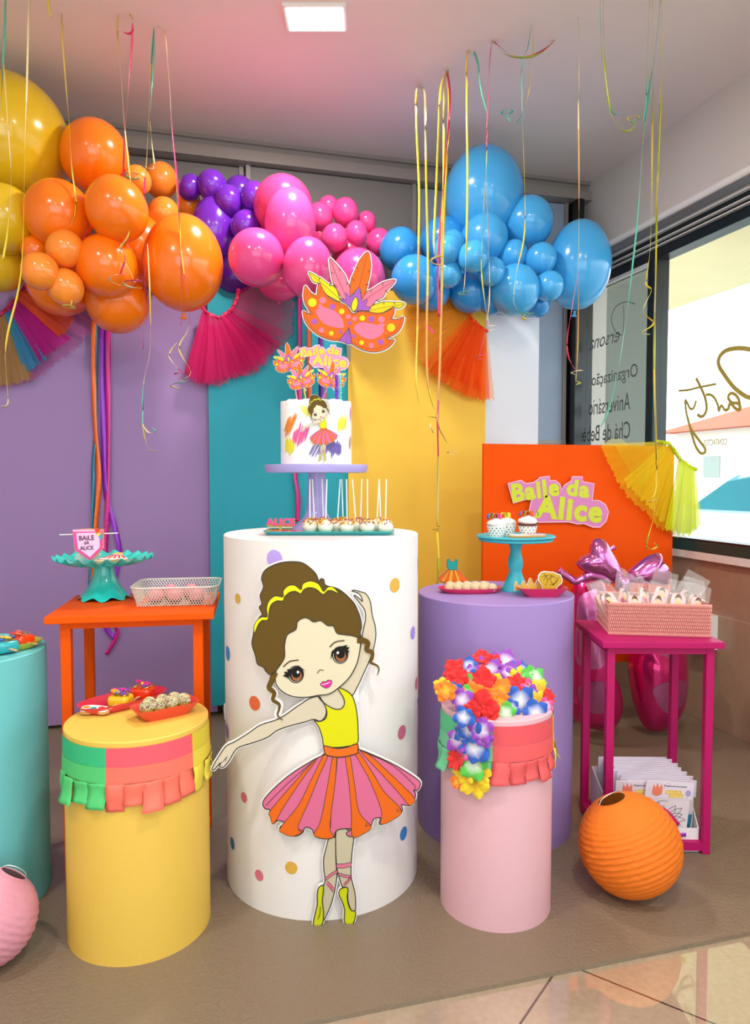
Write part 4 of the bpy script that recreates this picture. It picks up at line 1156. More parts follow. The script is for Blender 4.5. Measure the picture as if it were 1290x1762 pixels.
# ------------------------------------------------------------------ lettering sign
def logo(t, A, k, back, letters, edge, depth=.008):
    out = [(88, 205), (235, 170), (285, 207), (370, 195), (430, 155), (435, 140), (548, 125), (556, 176), (612, 172), (665, 215), (688, 280), (712, 225), (790, 178), (800, 130), (915, 132), (918, 186), (1045, 208), (1022, 390), (1100, 396), (1170, 440), (1205, 520), (1178, 625), (1110, 690), (1030, 690), (930, 650), (860, 656), (760, 632), (420, 636), (320, 520), (350, 382), (290, 380), (148, 425)]
    q = A(out)
    mb = MB(); mb.poly(q, 0, depth); mb.build('sign_board', mat('print_' + back, back, .5), t)
    mb = MB(); mb.stroke(q, 9 * k, -.0006, 0, 0, True); mb.build('sign_border', mat('print_' + edge, edge, .5), t)
    def word(s, cx, cy, w, h, a):
        u, v = A([(cx, cy)])[0]
        mb = MB(); put_text(mb, s, u, v, w * k, h * k, -.0014, .0012, ang=math.radians(a), bold=.045, spacing=1.12)
        mb.build('lettering', mat('print_' + letters, letters, .5), t)
    word('Baile', 395, 278, 520, 182, 7); word('da', 868, 262, 262, 172, -7); word('Alice', 768, 490, 760, 235, -5)
lo = onY(960, 860, 3.132)
fr_l = Fr((lo.x, 3.132, lo.z), (0, -1))
t = thing('lettering_sign', 'pink and lime green sign reading Baile da Alice on the orange board', 'sign'); t.matrix_world = fr_l.M
logo(t, crop(fr_l, 860, 800, 6.45), (fr_l.uv(961, 860)[0] - fr_l.uv(960, 860)[0]) / 6.45, 'D67CB4', 'CCD61A', 'F4C4D8')

# ================================================================== cake group on the white pedestal
TOPW = WH
SX = Vector((math.cos(YAW), -math.sin(YAW), 0))       # to the right as the visitor sees it
def at(c, right=0, back=0, z=None):
    p = Vector((c[0], c[1], 0)) + SX * right + FWD * back
    p.z = z if z is not None else 0
    return p
SC0 = (.432, 2.25)
PLZ = 1.285
t = thing('cake_stand', 'lavender cake stand with a wide flat plate carrying the white cake', 'cake stand', (SC0[0], SC0[1], TOPW))
m_lav = mat('lavender_metal', 'A79CD8', .35, coat=.2)
hh = PLZ - TOPW
MB().lathe([(0, hh - .004), (.155, hh - .004), (.162, hh + .002), (.163, hh - .006), (.157, hh - .022), (.15, hh - .023), (.148, hh - .010), (0, hh - .012)], 72).build('plate', m_lav, t, 30)
MB().lathe([(0, 0), (.082, 0), (.083, .004), (.078, .012), (.06, .03), (.042, .045), (.034, .06), (.030, .09), (.026, hh - .03), (.028, hh - .012), (0, hh - .012)], 48).build('foot', m_lav, t, 40)

CK = (SC0[0], SC0[1], PLZ - .002)
t = thing('cake', 'white round cake with colourful brush strokes on the lavender stand', 'cake', CK)
m_icing = mat('white_icing', 'F8F4F2', .5, bump=(60, .25), sss=.1)
rr = random.Random(2)
CR, CH = .111, .20
ph = [rr.uniform(0, 6) for _ in range(6)]
def wv(k, r, z, a):
    return (r, z + (.0018 * math.sin(9 * a + ph[0]) + .0012 * math.sin(23 * a + ph[1]) if k in (3, 4) else 0))
MB().lathe([(0, 0), (CR, 0), (CR, .1), (CR, CH - .004), (CR - .003, CH), (CR - .012, CH - .003), (0, CH - .003)], 72, wav=wv).build('icing', m_icing, t, 40)
def patch(px, py, w_, h_, colr, slant, seed, n=9):
    r_ = random.Random(seed)
    mb = MB()
    p = onCyl(px, py, CK, CR)
    a0 = math.atan2(p.y - CK[1], p.x - CK[0]); z0 = p.z - CK[2]
    d = 2.2 / FPX
    for i in range(n):
        f = (i + .5) / n - .5
        x = f * w_ * d * 1.3; L = 1.25 * h_ * d * r_.uniform(.6, 1) * (1 - abs(f) * .6); zc = z0 + r_.uniform(-.12, .12) * h_ * d
        ww = w_ * d * 1.3 / n * 1.2
        vs = []
        for j in range(7):
            s_ = j / 6 - .5
            for q in (-.5, .5):
                an = a0 + (x + slant * s_ * L + q * ww * (1 - (2 * abs(s_)) ** 3 * .8)) / CR
                rad = CR + .0012 + .0004 * (i % 2)
                vs.append((rad * math.cos(an), rad * math.sin(an), zc + s_ * L))
        mb.add(vs, [(2 * j, 2 * j + 1, 2 * j + 3, 2 * j + 2) for j in range(6)])
    mb.build('brush_stroke', mat('icing_' + colr, colr, .5, bump=(200, .3)), t)
for i, a in enumerate([(498, 731, 16, 38, 'F08A28', .6), (516, 748, 22, 34, 'EE5FA0', .3), (498, 768, 18, 28, 'ECE23A', .1), (528, 709, 12, 24, 'E8E85A', -.7), (589, 728, 17, 32, 'ECE23A', .15), (603, 712, 9, 30, 'EE8AB4', .2), (574, 770, 24, 28, '6A5AA4', .05), (543, 774, 13, 22, '7A70A8', .5), (602, 762, 9, 26, 'D8AA88', .2)]):
    patch(*a, seed=i + 3)

# mini ballerina on the cake front
DC = Vector((-CK[0], -CK[1], 0)).normalized()
sc_ = .110 / .1915 * 2.24 / 1.96 * .32
mini = copy_tree(big_bal)
s0 = fr_b.uv(545, 1280)                       # centre of the big figure on its board
bc = Vector(CK) + DC * (CR + .009)
d_ref = (base - EYE).dot(FWD)
k_mini = (110 / 632) * ((bc - EYE).dot(FWD) / d_ref)
fr_c = Fr(bc, DC)
u2, v2 = fr_c.uv(549, 736)
mini.matrix_world = fr_c.M @ Matrix.Translation((u2 - s0[0] * k_mini, 0, v2 - s0[1] * k_mini)) @ Matrix.Scale(k_mini, 4)
mini.name = 'ballerina_topper'
tag(mini, 'tiny paper ballerina stuck to the front of the white cake', 'cutout figure')

# paper toppers standing in the cake
def place_mask(src, px, py, wpx, ang, mirror, label, back=0.0, stick='F4F0EC', bot=684):
    c = copy_tree(src)
    p = Vector((CK[0], CK[1], 0)) + FWD * back
    f = Fr(onD(px, py, p.dot(FWD)), -FWD)
    d = p.dot(FWD)
    s_ = wpx * d / FPX / .50
    o2 = fr_m.uv(608, 527)
    c.matrix_world = f.M @ Matrix.Rotation(math.radians(ang), 4, 'Y') @ Matrix.Scale(s_, 4) @ (Matrix.Scale(-1, 4, (1, 0, 0)) if mirror else Matrix.Identity(4)) @ Matrix.Translation((-o2[0], 0, -o2[1]))
    c.name = 'mask_topper'
    tag(c, label, 'cake topper', 'mask toppers in the cake')
    return c
big_mask = [o for o in bpy.data.objects if o.name == 'mask_cutout'][0]
def stick_to(parent, px0, py0, px1, py1, d, colr, r=.0022):
    a, b = onD(px0, py0, d), onD(px1, py1, d)
    o = MB().tube([a, b], r, 8).build('stick', mat('stick_' + colr, colr, .5), None, True)
    o.parent = parent; o.matrix_parent_inverse = parent.matrix_world.inverted() if parent.matrix_world.determinant() else Matrix.Identity(4)
    return o
bpy.context.view_layer.update()
mk = []
for a in ((497, 619, 60, 8, True, 'small feathered mask topper at the far left, the highest of the three', .02, 512, 690, 'E2A0BC'),
          (518, 650, 54, 4, True, 'small feathered mask topper in the middle, just above the cake front', -.02, 527, 690, 'B8B84A'),
          (570, 648, 56, -8, False, 'small feathered mask topper at the right behind the purple candle', .0, 552, 690, 'B478B8')):
    px, py, wpx, an, mi, lb, bk, sx, sy, scol = a
    c = place_mask(big_mask, px, py, wpx, an, mi, lb, bk)
    mk.append((c, a))
bpy.context.view_layer.update()
for c, a in mk:
    d = Vector((CK[0], CK[1], 0)).dot(FWD) + a[6] + .004
    stick_to(c, a[0] + (3 if a[4] else -3), a[1] + 10, a[7], 692, d, a[9])
dlt = Vector((CK[0], CK[1], 0)).dot(FWD) + .045
f = Fr(onD(560, 615, dlt), -FWD)
t = thing('lettering_topper', 'paper cake topper in yellow and pink reading Baile da Alice behind the masks', 'cake topper')
t.matrix_world = f.M
logo(t, crop(f, 507.5, 583.5, 13.0), dlt / FPX / 13.0, 'F08CB4', 'F4C828', 'FFFFFF', .002)
MB().box(-.003, .003, .002, .005, -.15, 0).box(.03, .036, .002, .005, -.15, 0).build('stick', mat('stick_D8501C', 'D8501C', .5), t)
# candles
def candle(px, py0, py1, back, colr, label):
    d = Vector((CK[0], CK[1], 0)).dot(FWD) + back
    b = onD(px, py1, d); b.z = CK[2] + CH - .006
    h = onD(px, py0, d).z - b.z
    t = thing('candle', label, 'candle', b, 0, 'twisted candles on the cake')
    N = 60; P = [(0.0012 * math.cos(i * .9), .0012 * math.sin(i * .9), h * i / N) for i in range(N + 1)]
    MB().tube(P, [.0042 + .0011 * math.sin(i * 1.25) for i in range(N + 1)], 10).build('wax', mat('wax_' + colr, colr, .4), t, True)
    MB().tube([(0, 0, h), (0, 0, h + .006)], .0006, 6).build('wick', m_white, t)
candle(579, 645, 684, -.06, '6A22B8', 'purple twisted candle standing at the right on the cake')
candle(585, 645, 684, -.045, '6CC8C8', 'pale turquoise twisted candle beside the purple one')

# turquoise tray with cake pops
m_turq = mat('turquoise_melamine', '2FB4B8', .3, coat=.3)
def tray_rect(t, hw, hd, h, flare, m, name='tray_body', th=.003):
    mb = MB(); n = 8
    def ring(a, b, r, z):
        o = []
        for cx, cy, a0 in ((a - r, b - r, 0), (-a + r, b - r, 90), (-a + r, -b + r, 180), (a - r, -b + r, 270)):
            for k in range(n + 1):
                an = math.radians(a0 + 90 * k / n); o.append((cx + r * math.cos(an), cy + r * math.sin(an), z))
        return o
    rings = [ring(hw, hd, .012, 0), ring(hw + flare, hd + flare, .014, h), ring(hw + flare - th, hd + flare - th, .014, h), ring(hw - th * .3, hd - th * .3, .012, th)]
    N = len(rings[0]); vs = sum(rings, []); fs = []
    for k in range(3):
        for i in range(N): fs.append((k * N + i, k * N + (i + 1) % N, (k + 1) * N + (i + 1) % N, (k + 1) * N + i))
    fs.append(tuple(range(N))); fs.append(tuple(range(3 * N, 4 * N)))
    return mb.add(vs, fs).build(name, m, t, 40)
tc = at((0, 0), 0, 0); a_ = onZ(447, 914, TOPW); b_ = onZ(685, 916, TOPW)
trc = onZ(565, 922, TOPW) + FWD * .075
t = thing('serving_tray', 'long turquoise rectangular tray of cake pops on the white pedestal', 'tray', (trc.x, trc.y, TOPW), -YAW)
tray_rect(t, .178, .06, .013, .018, m_turq)
m_dark = mat('dark_paper', '3A3A40', .7)
def tray_pt(r, b, z=.004): return at(trc, r, b, TOPW + z)
# cake pops
rr = random.Random(5)
SPR = ['E0A020', 'B03A60', '6A4020', 'E8CC30', 'D89018']
def cake_pop(loc, tilt, label, group='cake pops on the turquoise tray'):
    t = thing('cake_pop', label, 'cake pop', loc, 0, group)
    R_ = .0235
    MB().ball((0, 0, R_ * .93), R_, R_, R_ * .95, 24, 14).lathe([(0, .0), (R_ * .75, 0), (R_ * .82, .003), (R_ * .6, .006)], 20).build('cake_ball', mat('white_coating', 'E8E4D0', .3, coat=.3), t, True)
    top = Vector((math.sin(tilt[0]), math.sin(tilt[1]), 1)).normalized()
    c0 = Vector((0, 0, R_ * 1.2))
    MB().tube([c0, c0 + top * .135], .0019, 8).build('stick', mat('white_stick', 'F6F4F0', .5), t, True)
    for ci, colr in enumerate(SPR):
        mb = MB()
        for _ in range(14):
            a = rr.uniform(0, 2 * PI); el = rr.uniform(.3, 1.4)
            n_ = Vector((math.cos(a) * math.cos(el), math.sin(a) * math.cos(el), math.sin(el)))
            p = Vector((0, 0, R_ * .93)) + n_ * R_ * 1.0
            tdir = n_.cross(Vector((rr.uniform(-1, 1), rr.uniform(-1, 1), rr.uniform(-1, 1)))).normalized()
            mb.tube([p - tdir * .0036, p + tdir * .0036], .0015, 5)
        mb.build('sprinkles', mat('sprinkle_' + colr, colr, .4), t, True)['kind'] = 'stuff'
    return t
pops = [(533, -.03, 0, 0), (560, -.045, .03, 0), (597, -.045, 0, .05), (632, -.045, 0, 0), (663, -.045, .02, 0)]
ordn = ['first', 'second', 'third', 'fourth', 'fifth', 'sixth', 'seventh', 'eighth']
def pxr(px, back):
    # sideways offset from the tray centre that shows at this photo column
    p0 = at(trc, 0, back); d = p0.dot(FWD)
    return ((px - 645) / FPX) * d - p0.dot(SX)
for i, (px, bk, tx, ty) in enumerate(pops):
    cake_pop(tray_pt(pxr(px, bk), bk), (tx if i else -.0, ty), 'white cake pop in the front row, %s from the left' % ordn[i])
for i, (px, tx) in enumerate(((541, -.05), (580, .07), (612, -.08), (648, .06))):
    cake_pop(tray_pt(pxr(px, -.003), -.003), (tx, 0), 'white cake pop in the middle row, %s from the left' % ordn[i])
for i, (px, tx) in enumerate(((556, -.03), (590, -.03), (620, .03), (655, -.04))):
    cake_pop(tray_pt(pxr(px, .04), .04), (tx, 0), 'white cake pop in the back row, %s from the left' % ordn[i])

# cookies on the tray and the ALICE pick
m_cookie = mat('baked_cookie', 'D09A5A', .7, bump=(150, .2))
def flat_cookie(label, outline, loc, rz, colr, stripes=None, group=None, tilt=0, th=.007, name='cookie', rx=0.0):
    t = thing(name, label, 'cookie', loc, rz, group); t.rotation_euler = (rx, tilt, rz)
    q = cat(outline, True, 3)
    mb = MB(); mb.add([(x, y, 0) for x, y in q] + [(x, y, th) for x, y in q], [tuple(range(len(q))), tuple(range(len(q), 2 * len(q)))] + [(i, (i + 1) % len(q), (i + 1) % len(q) + len(q), i + len(q)) for i in range(len(q))])
    mb.build('biscuit', m_cookie, t, 40)
    q2 = [(x * .94, y * .94) for x, y in q]
    mb = MB(); mb.add([(x, y, th - .001) for x, y in q2] + [(x, y, th + .0016) for x, y in q2], [tuple(range(len(q))), tuple(range(len(q), 2 * len(q)))] + [(i, (i + 1) % len(q), (i + 1) % len(q) + len(q), i + len(q)) for i in range(len(q))])
    mb.build('royal_icing', mat('icing_' + colr, colr, .5), t, 40)
    for pts, c in stripes or []:
        mb = MB(); n = len(pts)
        mb.add([(x, y, th + .0014) for x, y in pts] + [(x, y, th + .0024) for x, y in pts], [tuple(range(n)), tuple(range(n, 2 * n))] + [(i, (i + 1) % n, (i + 1) % n + n, i + n) for i in range(n)])
        mb.build('icing_detail', mat('icing_' + c, c, .5), t)
    return t
skirt_c = [(-.012, .022), (.012, .022), (.02, .0), (.045, -.022), (.03, -.03), (.015, -.024), (0, -.032), (-.015, -.024), (-.03, -.03), (-.045, -.022), (-.02, 0)]
def wedges(c1, c2):
    o = []
    for i in range(5):
        a = -.04 + .018 * i
        o.append(([(a * .3, .012), (a * .3 + .004, .012), (a + .009, -.022), (a, -.022)], c1 if i % 2 else c2))
    return o
flat_cookie('pink striped skirt-shaped cookie at the left end of the turquoise tray', skirt_c, tray_pt(pxr(497, -.035), -.035), -YAW, 'E85AA0', wedges('C01870', 'F07A30'))
flat_cookie('cookie with gold icing lying under the pink sign on the turquoise tray', skirt_c, tray_pt(pxr(474, .02), .02), -YAW + .5, 'B08A28', wedges('C01870', 'C8A838'))
t = thing('name_pick', 'small pink ALICE lettering pick standing at the left end of the tray', 'decoration')
ff = Fr(onD(482, 898, (tray_pt(pxr(482, -.02), -.02)).dot(FWD)), -FWD); t.matrix_world = ff.M
mb = MB(); put_text(mb, 'ALICE', 0, 0, .086, .022, 0, .004, bold=.04, spacing=1.1); mb.build('lettering', mat('hot_pink_acrylic', 'F0287E', .3), t)
mb = MB(); put_text(mb, 'ALICE', 0.001, -.001, .088, .024, .003, .002, bold=.07, spacing=1.08); mb.box(-.04, .04, .0045, .006, -.016, -.006); mb.box(-.004, .004, .0045, .006, -.036, -.01); mb.build('backing', mat('gold_card', 'B89A30', .4), t)

# ================================================================== orange table: ruffled stand, pennant, cookies, wire basket
OTR = math.radians(-6)
pS = onZ(180, 1030, OT); 
t = thing('ruffled_cake_stand', 'turquoise ruffled cake stand on the orange table', 'cake stand', (pS.x, pS.y, OT))
dS = pS.dot(FWD); hS = onD(181, 963, dS).z - OT
def wavp(k, r, z, a):
    f = max(0, (r - .10) / .05) if k > 0 else 0
    return (r * (1 + .02 * f * math.cos(18 * a)), z + .008 * f * math.cos(18 * a))
rP = 82 / FPX * dS
prof = [(0, hS - .012), (.05, hS - .012), (.09, hS - .010), (.115, hS - .004), (.135, hS + .004), (rP, hS + .012), (rP - .001, hS + .009), (.134, hS - .002), (.11, hS - .012), (.05, hS - .018), (.03, hS - .02)]
def wavplate(k, r, z, a):
    f = max(0, (r - .09) / .06)
    return (r * (1 + .015 * f * math.cos(20 * a)), z + .0052 * f * math.cos(22 * a))
m_tgl = mat('turquoise_enamel', '26C6BC', .18, coat=.6)
MB().lathe(prof, 200, wav=wavplate).build('plate', m_tgl, t, 70)
def wavfoot(k, r, z, a):
    f = max(0, (.06 - z) / .06) ** 1.3
    return (r * (1 + .07 * f * math.cos(8 * a)), z + (0.006 * f * (1 + math.cos(8 * a + PI)) if z < .05 else 0))
MB().lathe([(.031, hS - .018), (.033, hS - .03), (.036, .08), (.044, .055), (.058, .03), (.072, .012), (.082, .001), (.079, .001), (.069, .011), (.054, .028), (.040, .052), (.030, .08)], 120, wav=wavfoot).build('foot', m_tgl, t, 70)
SP = Vector((pS.x, pS.y, OT + hS))
# pennant cookie on a stick resting on a glass lump
dp = dS - .05
fp = Fr(onD(151, 932, dp), -FWD)
t = thing('pennant_cookie', 'pink pennant cookie reading Baile da Alice held by a white stick', 'cookie'); t.matrix_world = fp.M
A = crop(fp, 90, 890, 4.3); k = dp / FPX / 4.3
sh = [(148, 92), (260, 84), (375, 88), (378, 230), (355, 250), (330, 285), (280, 325), (230, 290), (165, 245), (155, 160)]
mb = MB(); mb.poly(A(sh), 0, .008); mb.build('biscuit', m_cookie, t)
art(t, 'royal_icing', A([(152, 95), (372, 91), (374, 228), (350, 250), (325, 280), (280, 318), (232, 285), (170, 240), (158, 160)]), 'EE4F9A', 1, 0, False)
art(t, 'icing_panel', A([(178, 118), (350, 112), (352, 222), (330, 245), (280, 296), (235, 262), (192, 232)]), 'F4C4E4', 1.8, 0, False)
art(t, 'icing_panel', A([(150, 93), (372, 88), (366, 104), (160, 108)]), 'F4B8DC', 2, 0, False)
for q, c in (([(310, 88), (370, 86), (330, 112)], 'E83A28'), ([(318, 112), (370, 96), (330, 125)], 'F07A1C'), ([(325, 130), (372, 108), (345, 138)], 'F0D828'), ([(340, 145), (375, 120), (365, 168)], '38A8C0')):
    art(t, 'painted_feather', A(q), c, 2.6, 0, False)
for s_, cx, cy, w_, h_, r_ in (('BAiLE', 256, 152, 112, 36, 3), ('dA', 256, 188, 40, 24, 2), ('ALiCE', 256, 226, 100, 30, 3)):
    u, v = A([(cx, cy)])[0]; mb = MB(); put_text(mb, s_, u, v, w_ * k, h_ * k, -.0034, .0008, ang=math.radians(r_), bold=.015); mb.build('lettering', mat('plum_icing', '6A1E5A', .5), t)
P0, P1 = A([(42, 132), (475, 120)]); MB().tube([(P0[0], .012, P0[1]), (P1[0], .012, P1[1])], .0018, 8).build('stick', m_white, t, True)
t = thing('glass_holder', 'lump of crinkled clear cellophane behind the pennant cookie', 'holder', SP + SX * (-30 / FPX * dS) + Vector((0, 0, -.006)))
m_clear = mat('clear_plastic', 'F4F6F4', .08, alpha=.35, coat=.5, bump=(90, .8))
mb = MB()
for i in range(5):
    rr = random.Random(i); mb.ball((rr.uniform(-.03, .03), rr.uniform(-.01, .02), .014), .018, .014, .016, 10, 7, f=lambda p: 1 + .2 * math.sin(p.x * 9) * math.sin(p.z * 11))
mb.build('cellophane', m_clear, t)
flat_cookie('red and pink striped skirt cookie with yellow waist on the ruffled stand', [(x * 1.1, y * 1.1) for x, y in skirt_c], SP + SX * (.045) + FWD * (-.01) + Vector((0, 0, .006)), -YAW, 'F4F0EA', wedges('E8305A', 'E03A1C') + [([(-.014, .03), (.014, .03), (.014, .018), (-.014, .018)], 'F0B82C')], rx=.25)
flat_cookie('half hidden round iced cookie under the skirt cookie', [(.03 * math.cos(a / 3), .02 * math.sin(a / 3)) for a in range(0, 19)], SP + SX * (.012) + FWD * (-.045) + Vector((0, 0, -.004)), -YAW, 'F0E8DC', [([(-.02, .003), (.015, .008), (.018, -.006), (-.01, -.008)], 'D8501C')])

# wire basket with balls
c0 = onZ(226, 1044, OT); c1 = onZ(345, 1046, OT)
bx = (onZ(290, 1046, OT)) + FWD * .11
BW, BD, BH = .135, .105, .062
t = thing('wire_basket', 'white wire mesh basket with rounded corners on the orange table', 'basket', (bx.x, bx.y, OT), OTR - .02)
def rrect(a, b, r, z, n=8):
    o = []
    for cx, cy, a0 in ((a - r, b - r, 0), (-a + r, b - r, 90), (-a + r, -b + r, 180), (a - r, -b + r, 270)):
        for k in range(n + 1):
            an = math.radians(a0 + 90 * k / n); o.append((cx + r * math.cos(an), cy + r * math.sin(an), z))
    return o
def resample(ring, n):
    P = [Vector(p) for p in ring]; P.append(P[0]); L = [0]
    for i in range(1, len(P)): L.append(L[-1] + (P[i] - P[i - 1]).length)
    out = []
    j = 0
    for i in range(n):
        s_ = L[-1] * i / n
        while L[j + 1] < s_: j += 1
        f = (s_ - L[j]) / (L[j + 1] - L[j] or 1)
        out.append(P[j].lerp(P[j + 1], f))
    return out
m_wire = mat('pale_green_wire', 'D4DDD2', .35, metal=.2)
NB = 96
lo_, hi_ = resample(rrect(BW * .88, BD * .86, .03, .003), NB), resample(rrect(BW, BD, .035, BH), NB)
mb = MB(); NR = 8
for i in range(NB):
    for sg in (-1, 1):
        P = []
        for j in range(NR + 1):
            f = j / NR; a = (i + sg * j * .5 * 1.0) % NB
            i0 = int(a); fr_ = a - i0
            l = lo_[i0].lerp(lo_[(i0 + 1) % NB], fr_); h = hi_[i0].lerp(hi_[(i0 + 1) % NB], fr_)
            P.append(l.lerp(h, f))
        mb.tube(P, .0012, 4, caps=False)
mb.build('mesh_wall', m_wire, t)
mb = MB()
for i in range(-16, 17):
    for sg in (-1, 1):
        y0_, y1_ = -BD * .84, BD * .84; x0_ = i * .012; 
        a = Vector((x0_ - sg * (y1_ - y0_) / 4, y0_, .003)); b = Vector((x0_ + sg * (y1_ - y0_) / 4, y1_, .003))
        if max(abs(a.x), abs(b.x)) < BW * .9: mb.tube([a, b], .0012, 4, caps=False)
mb.build('mesh_floor', m_wire, t)
MB().tube(rrect(BW, BD, .035, BH), .0026, 8, closed=True).build('rim', m_wire, t, True)
m_pball = mat('pink_coating', 'E58A96', .5, bump=(120, .4))
for i, (rx_, ry_, lb) in enumerate(((-.06, -.045, 'front left'), (.0, -.04, 'front middle'), (-.03, .02, 'back left'), (.035, .03, 'back right'), (.07, -.04, 'front right'))):
    p = bx + SX * rx_ + FWD * ry_
    t = thing('pink_sweet', 'pink textured ball sweet in the wire basket, ' + lb, 'sweet', (p.x, p.y, OT + .0035), 0, 'pink balls in the wire basket')
    MB().ball((0, 0, .026), .026, .026, .026, 20, 12).build('ball', m_pball, t, True)
    MB().lathe([(.0, 0.0), (.016, 0.0), (.022, .008), (.0245, .014), (.0235, .014)], 24).build('paper_cup', mat('dark_cup', '5A3038', .7), t, True)

# ================================================================== yellow pedestal: trays and sweets
m_rtray = mat('red_melamine', 'D8324A', .3, coat=.3)
m_ctray = mat('coral_melamine', 'DE4A3A', .35, coat=.3)
def oval_tray(label, c, z, hw, hd, rz, m, h=.02, name='oval_tray', pts=48, wavy=0):
    t = thing(name, label, 'tray', (c.x, c.y, z), rz)
    prof = [(0, 0), (.78, 0), (.9, .35), (1, 1), (.985, 1.0), (.87, .45), (.77, .12), (0, .1)]
    vs = []; fs = []
    for k, (r, zz) in enumerate(prof):
        for i in range(pts):
            a = 2 * PI * i / pts
            e = 2.6
            cx = math.copysign(abs(math.cos(a)) ** (2 / e), math.cos(a)); sy = math.copysign(abs(math.sin(a)) ** (2 / e), math.sin(a))
            vs.append((hw * r * cx, hd * r * sy, h * zz + (wavy * math.cos(a * 14) if r > .95 else 0)))
    for k in range(len(prof) - 1):
        for i in range(pts): fs.append((k * pts + i, k * pts + (i + 1) % pts, (k + 1) * pts + (i + 1) % pts, (k + 1) * pts + i))
    MB().add(vs, fs).build('tray_body', m, t, 50)
    return t
def boat(label, c, z, hw, hd, h, flare, rz, m, name='boat_dish', flute=.0):
    t = thing(name, label, 'dish', (c.x, c.y, z), rz)
    th = .002
    def ring(a, b, zz, wv=0):
        o = []
        n = 72
        for i in range(n):
            an = 2 * PI * i / n
            e = 5
            cx = math.copysign(abs(math.cos(an)) ** (2 / e), math.cos(an)); sy = math.copysign(abs(math.sin(an)) ** (2 / e), math.sin(an))
            f = 1 + wv * math.cos(an * 24)
            o.append((a * cx * f, b * sy * f, zz + wv * .06 * math.cos(an * 12)))
        return o
    R_ = [ring(hw, hd, 0), ring(hw + flare * .5, hd + flare * .35, h * .5, flute * .5), ring(hw + flare, hd + flare * .7, h, flute), ring(hw + flare - th, hd + flare * .7 - th, h, flute), ring(hw + flare * .5 - th, hd + flare * .35 - th, h * .5, flute * .5), ring(hw - th, hd - th, th)]
    N = 72; vs = sum(R_, []); fs = []
    for k in range(len(R_) - 1):
        for i in range(N): fs.append((k * N + i, k * N + (i + 1) % N, (k + 1) * N + (i + 1) % N, (k + 1) * N + i))
    fs.append(tuple(range(N))); fs.append(tuple(range(5 * N, 6 * N)))
    MB().add(vs, fs).build('dish_body', m, t, 50)
    return t
oc = onZ(200, 1215, YH) ; oc = onZ(212, 1213, YH)
oz = onZ(150, 1228, YH); oz2 = onZ(262, 1200, YH)
ra = math.atan2(oz2.y - oz.y, oz2.x - oz.x)
oval_tray('red oval tray of popsicle cakes on the yellow pedestal', oc, YH, .132, .062, ra, m_rtray, .024)
bc_ = onZ(291, 1228, YH)
b1 = onZ(255, 1243, YH); b2 = onZ(325, 1228, YH); rb = math.atan2(b2.y - b1.y, b2.x - b1.x)
bc_ = (b1 + b2) / 2 + Vector((-math.sin(rb), math.cos(rb), 0)) * .028
boat('coral fluted boat dish full of sprinkle truffles on the yellow pedestal', bc_, YH, .062, .03, .034, .028, rb, m_ctray, flute=.012)
m_stick = mat('wooden_stick', 'D6A676', .7)
def popsicle(label, c, z, rz, body, tops, group='popsicle cakes', w_=.034, h_=.04, d_=.026, stand=True):
    t = thing('popsicle_cake', label, 'popsicle', (c.x, c.y, z), rz, group)
    mb = MB(); vs = []; fs = []
    # rounded block
    o = MB().box(-w_, w_, -d_, d_, 0, h_).build('cake_body', mat('coating_' + body, body, .2, coat=.5), t, True)
    bv = o.modifiers.new('round', 'BEVEL'); bv.width = .012; bv.segments = 5
    o = MB().box(-.0045, .0045, -d_ - .035, -d_ + .01, h_ * .32, h_ * .32 + .0035).build('stick', m_stick, t)
    bv = o.modifiers.new('round', 'BEVEL'); bv.width = .0015; bv.segments = 2
    rr = random.Random(hash(body) % 97 if False else len(label))
    for i, cc in enumerate(tops):
        mb = MB()
        for _ in range(2):
            x, y = rr.uniform(-w_ * .7, w_ * .7), rr.uniform(-d_ * .7, d_ * .7)
            r_ = rr.uniform(.006, .009)
            P = [(x + r_ * math.cos(a), y + r_ * math.sin(a) * .8, h_ + .002 + .006 * math.sin(a * .5) + .002 * i) for a in [q * .45 for q in range(12)]]
            mb.tube(P, .0032, 6)
        mb.build('icing_curl', mat('curl_' + cc, cc, .4), t, True)
    mb = MB()
    for _ in range(26):
        x, y = rr.uniform(-w_ * .9, w_ * .9), rr.uniform(-d_ * .9, d_ * .9); a = rr.uniform(0, 3)
        mb.tube([(x - .004 * math.cos(a), y - .004 * math.sin(a), h_ + .001), (x + .004 * math.cos(a), y + .004 * math.sin(a), h_ + .003)], .0012, 5)
    mb.build('gold_sprinkles', mat('gold_sprinkle', 'C89A30', .3, metal=.6), t, True)['kind'] = 'stuff'
    return t
zt = YH + .004
popsicle('yellow popsicle cake with purple and pink curls on the red oval tray', onZ(208, 1216, zt), zt, -YAW - .15, 'E8B81C', ['7A4AA0', '2E78C8', 'D8288C', 'F0A020'], w_=.031, h_=.036)
popsicle('red popsicle cake with yellow and pink curls at the back of the red oval tray', onZ(246, 1202, zt), zt, -YAW - .15, 'E83A14', ['8A4A9A', 'F0D02C', 'E0288C'], w_=.031, h_=.036)
fc = onZ(163, 1224, zt + .004)
flat_cookie('white mask-shaped cookie with orange, teal and purple icing on the red oval tray', [(-.042, .012), (-.02, .022), (.01, .02), (.035, .014), (.045, -.006), (.03, -.02), (.006, -.012), (-.01, -.02), (-.035, -.016)], fc, -YAW - .1, 'F8F4F0',
            [(ell(-.026, .006, .010, .007), 'F09020'), (ell(-.004, .002, .009, .006), '2F9AA0'), (ell(.018, .006, .009, .007), 'E8401C'), (ell(-.012, -.008, .009, .005), 'B03A8C'), (ell(.03, -.004, .006, .005), '3A7AA8')], rx=.15)
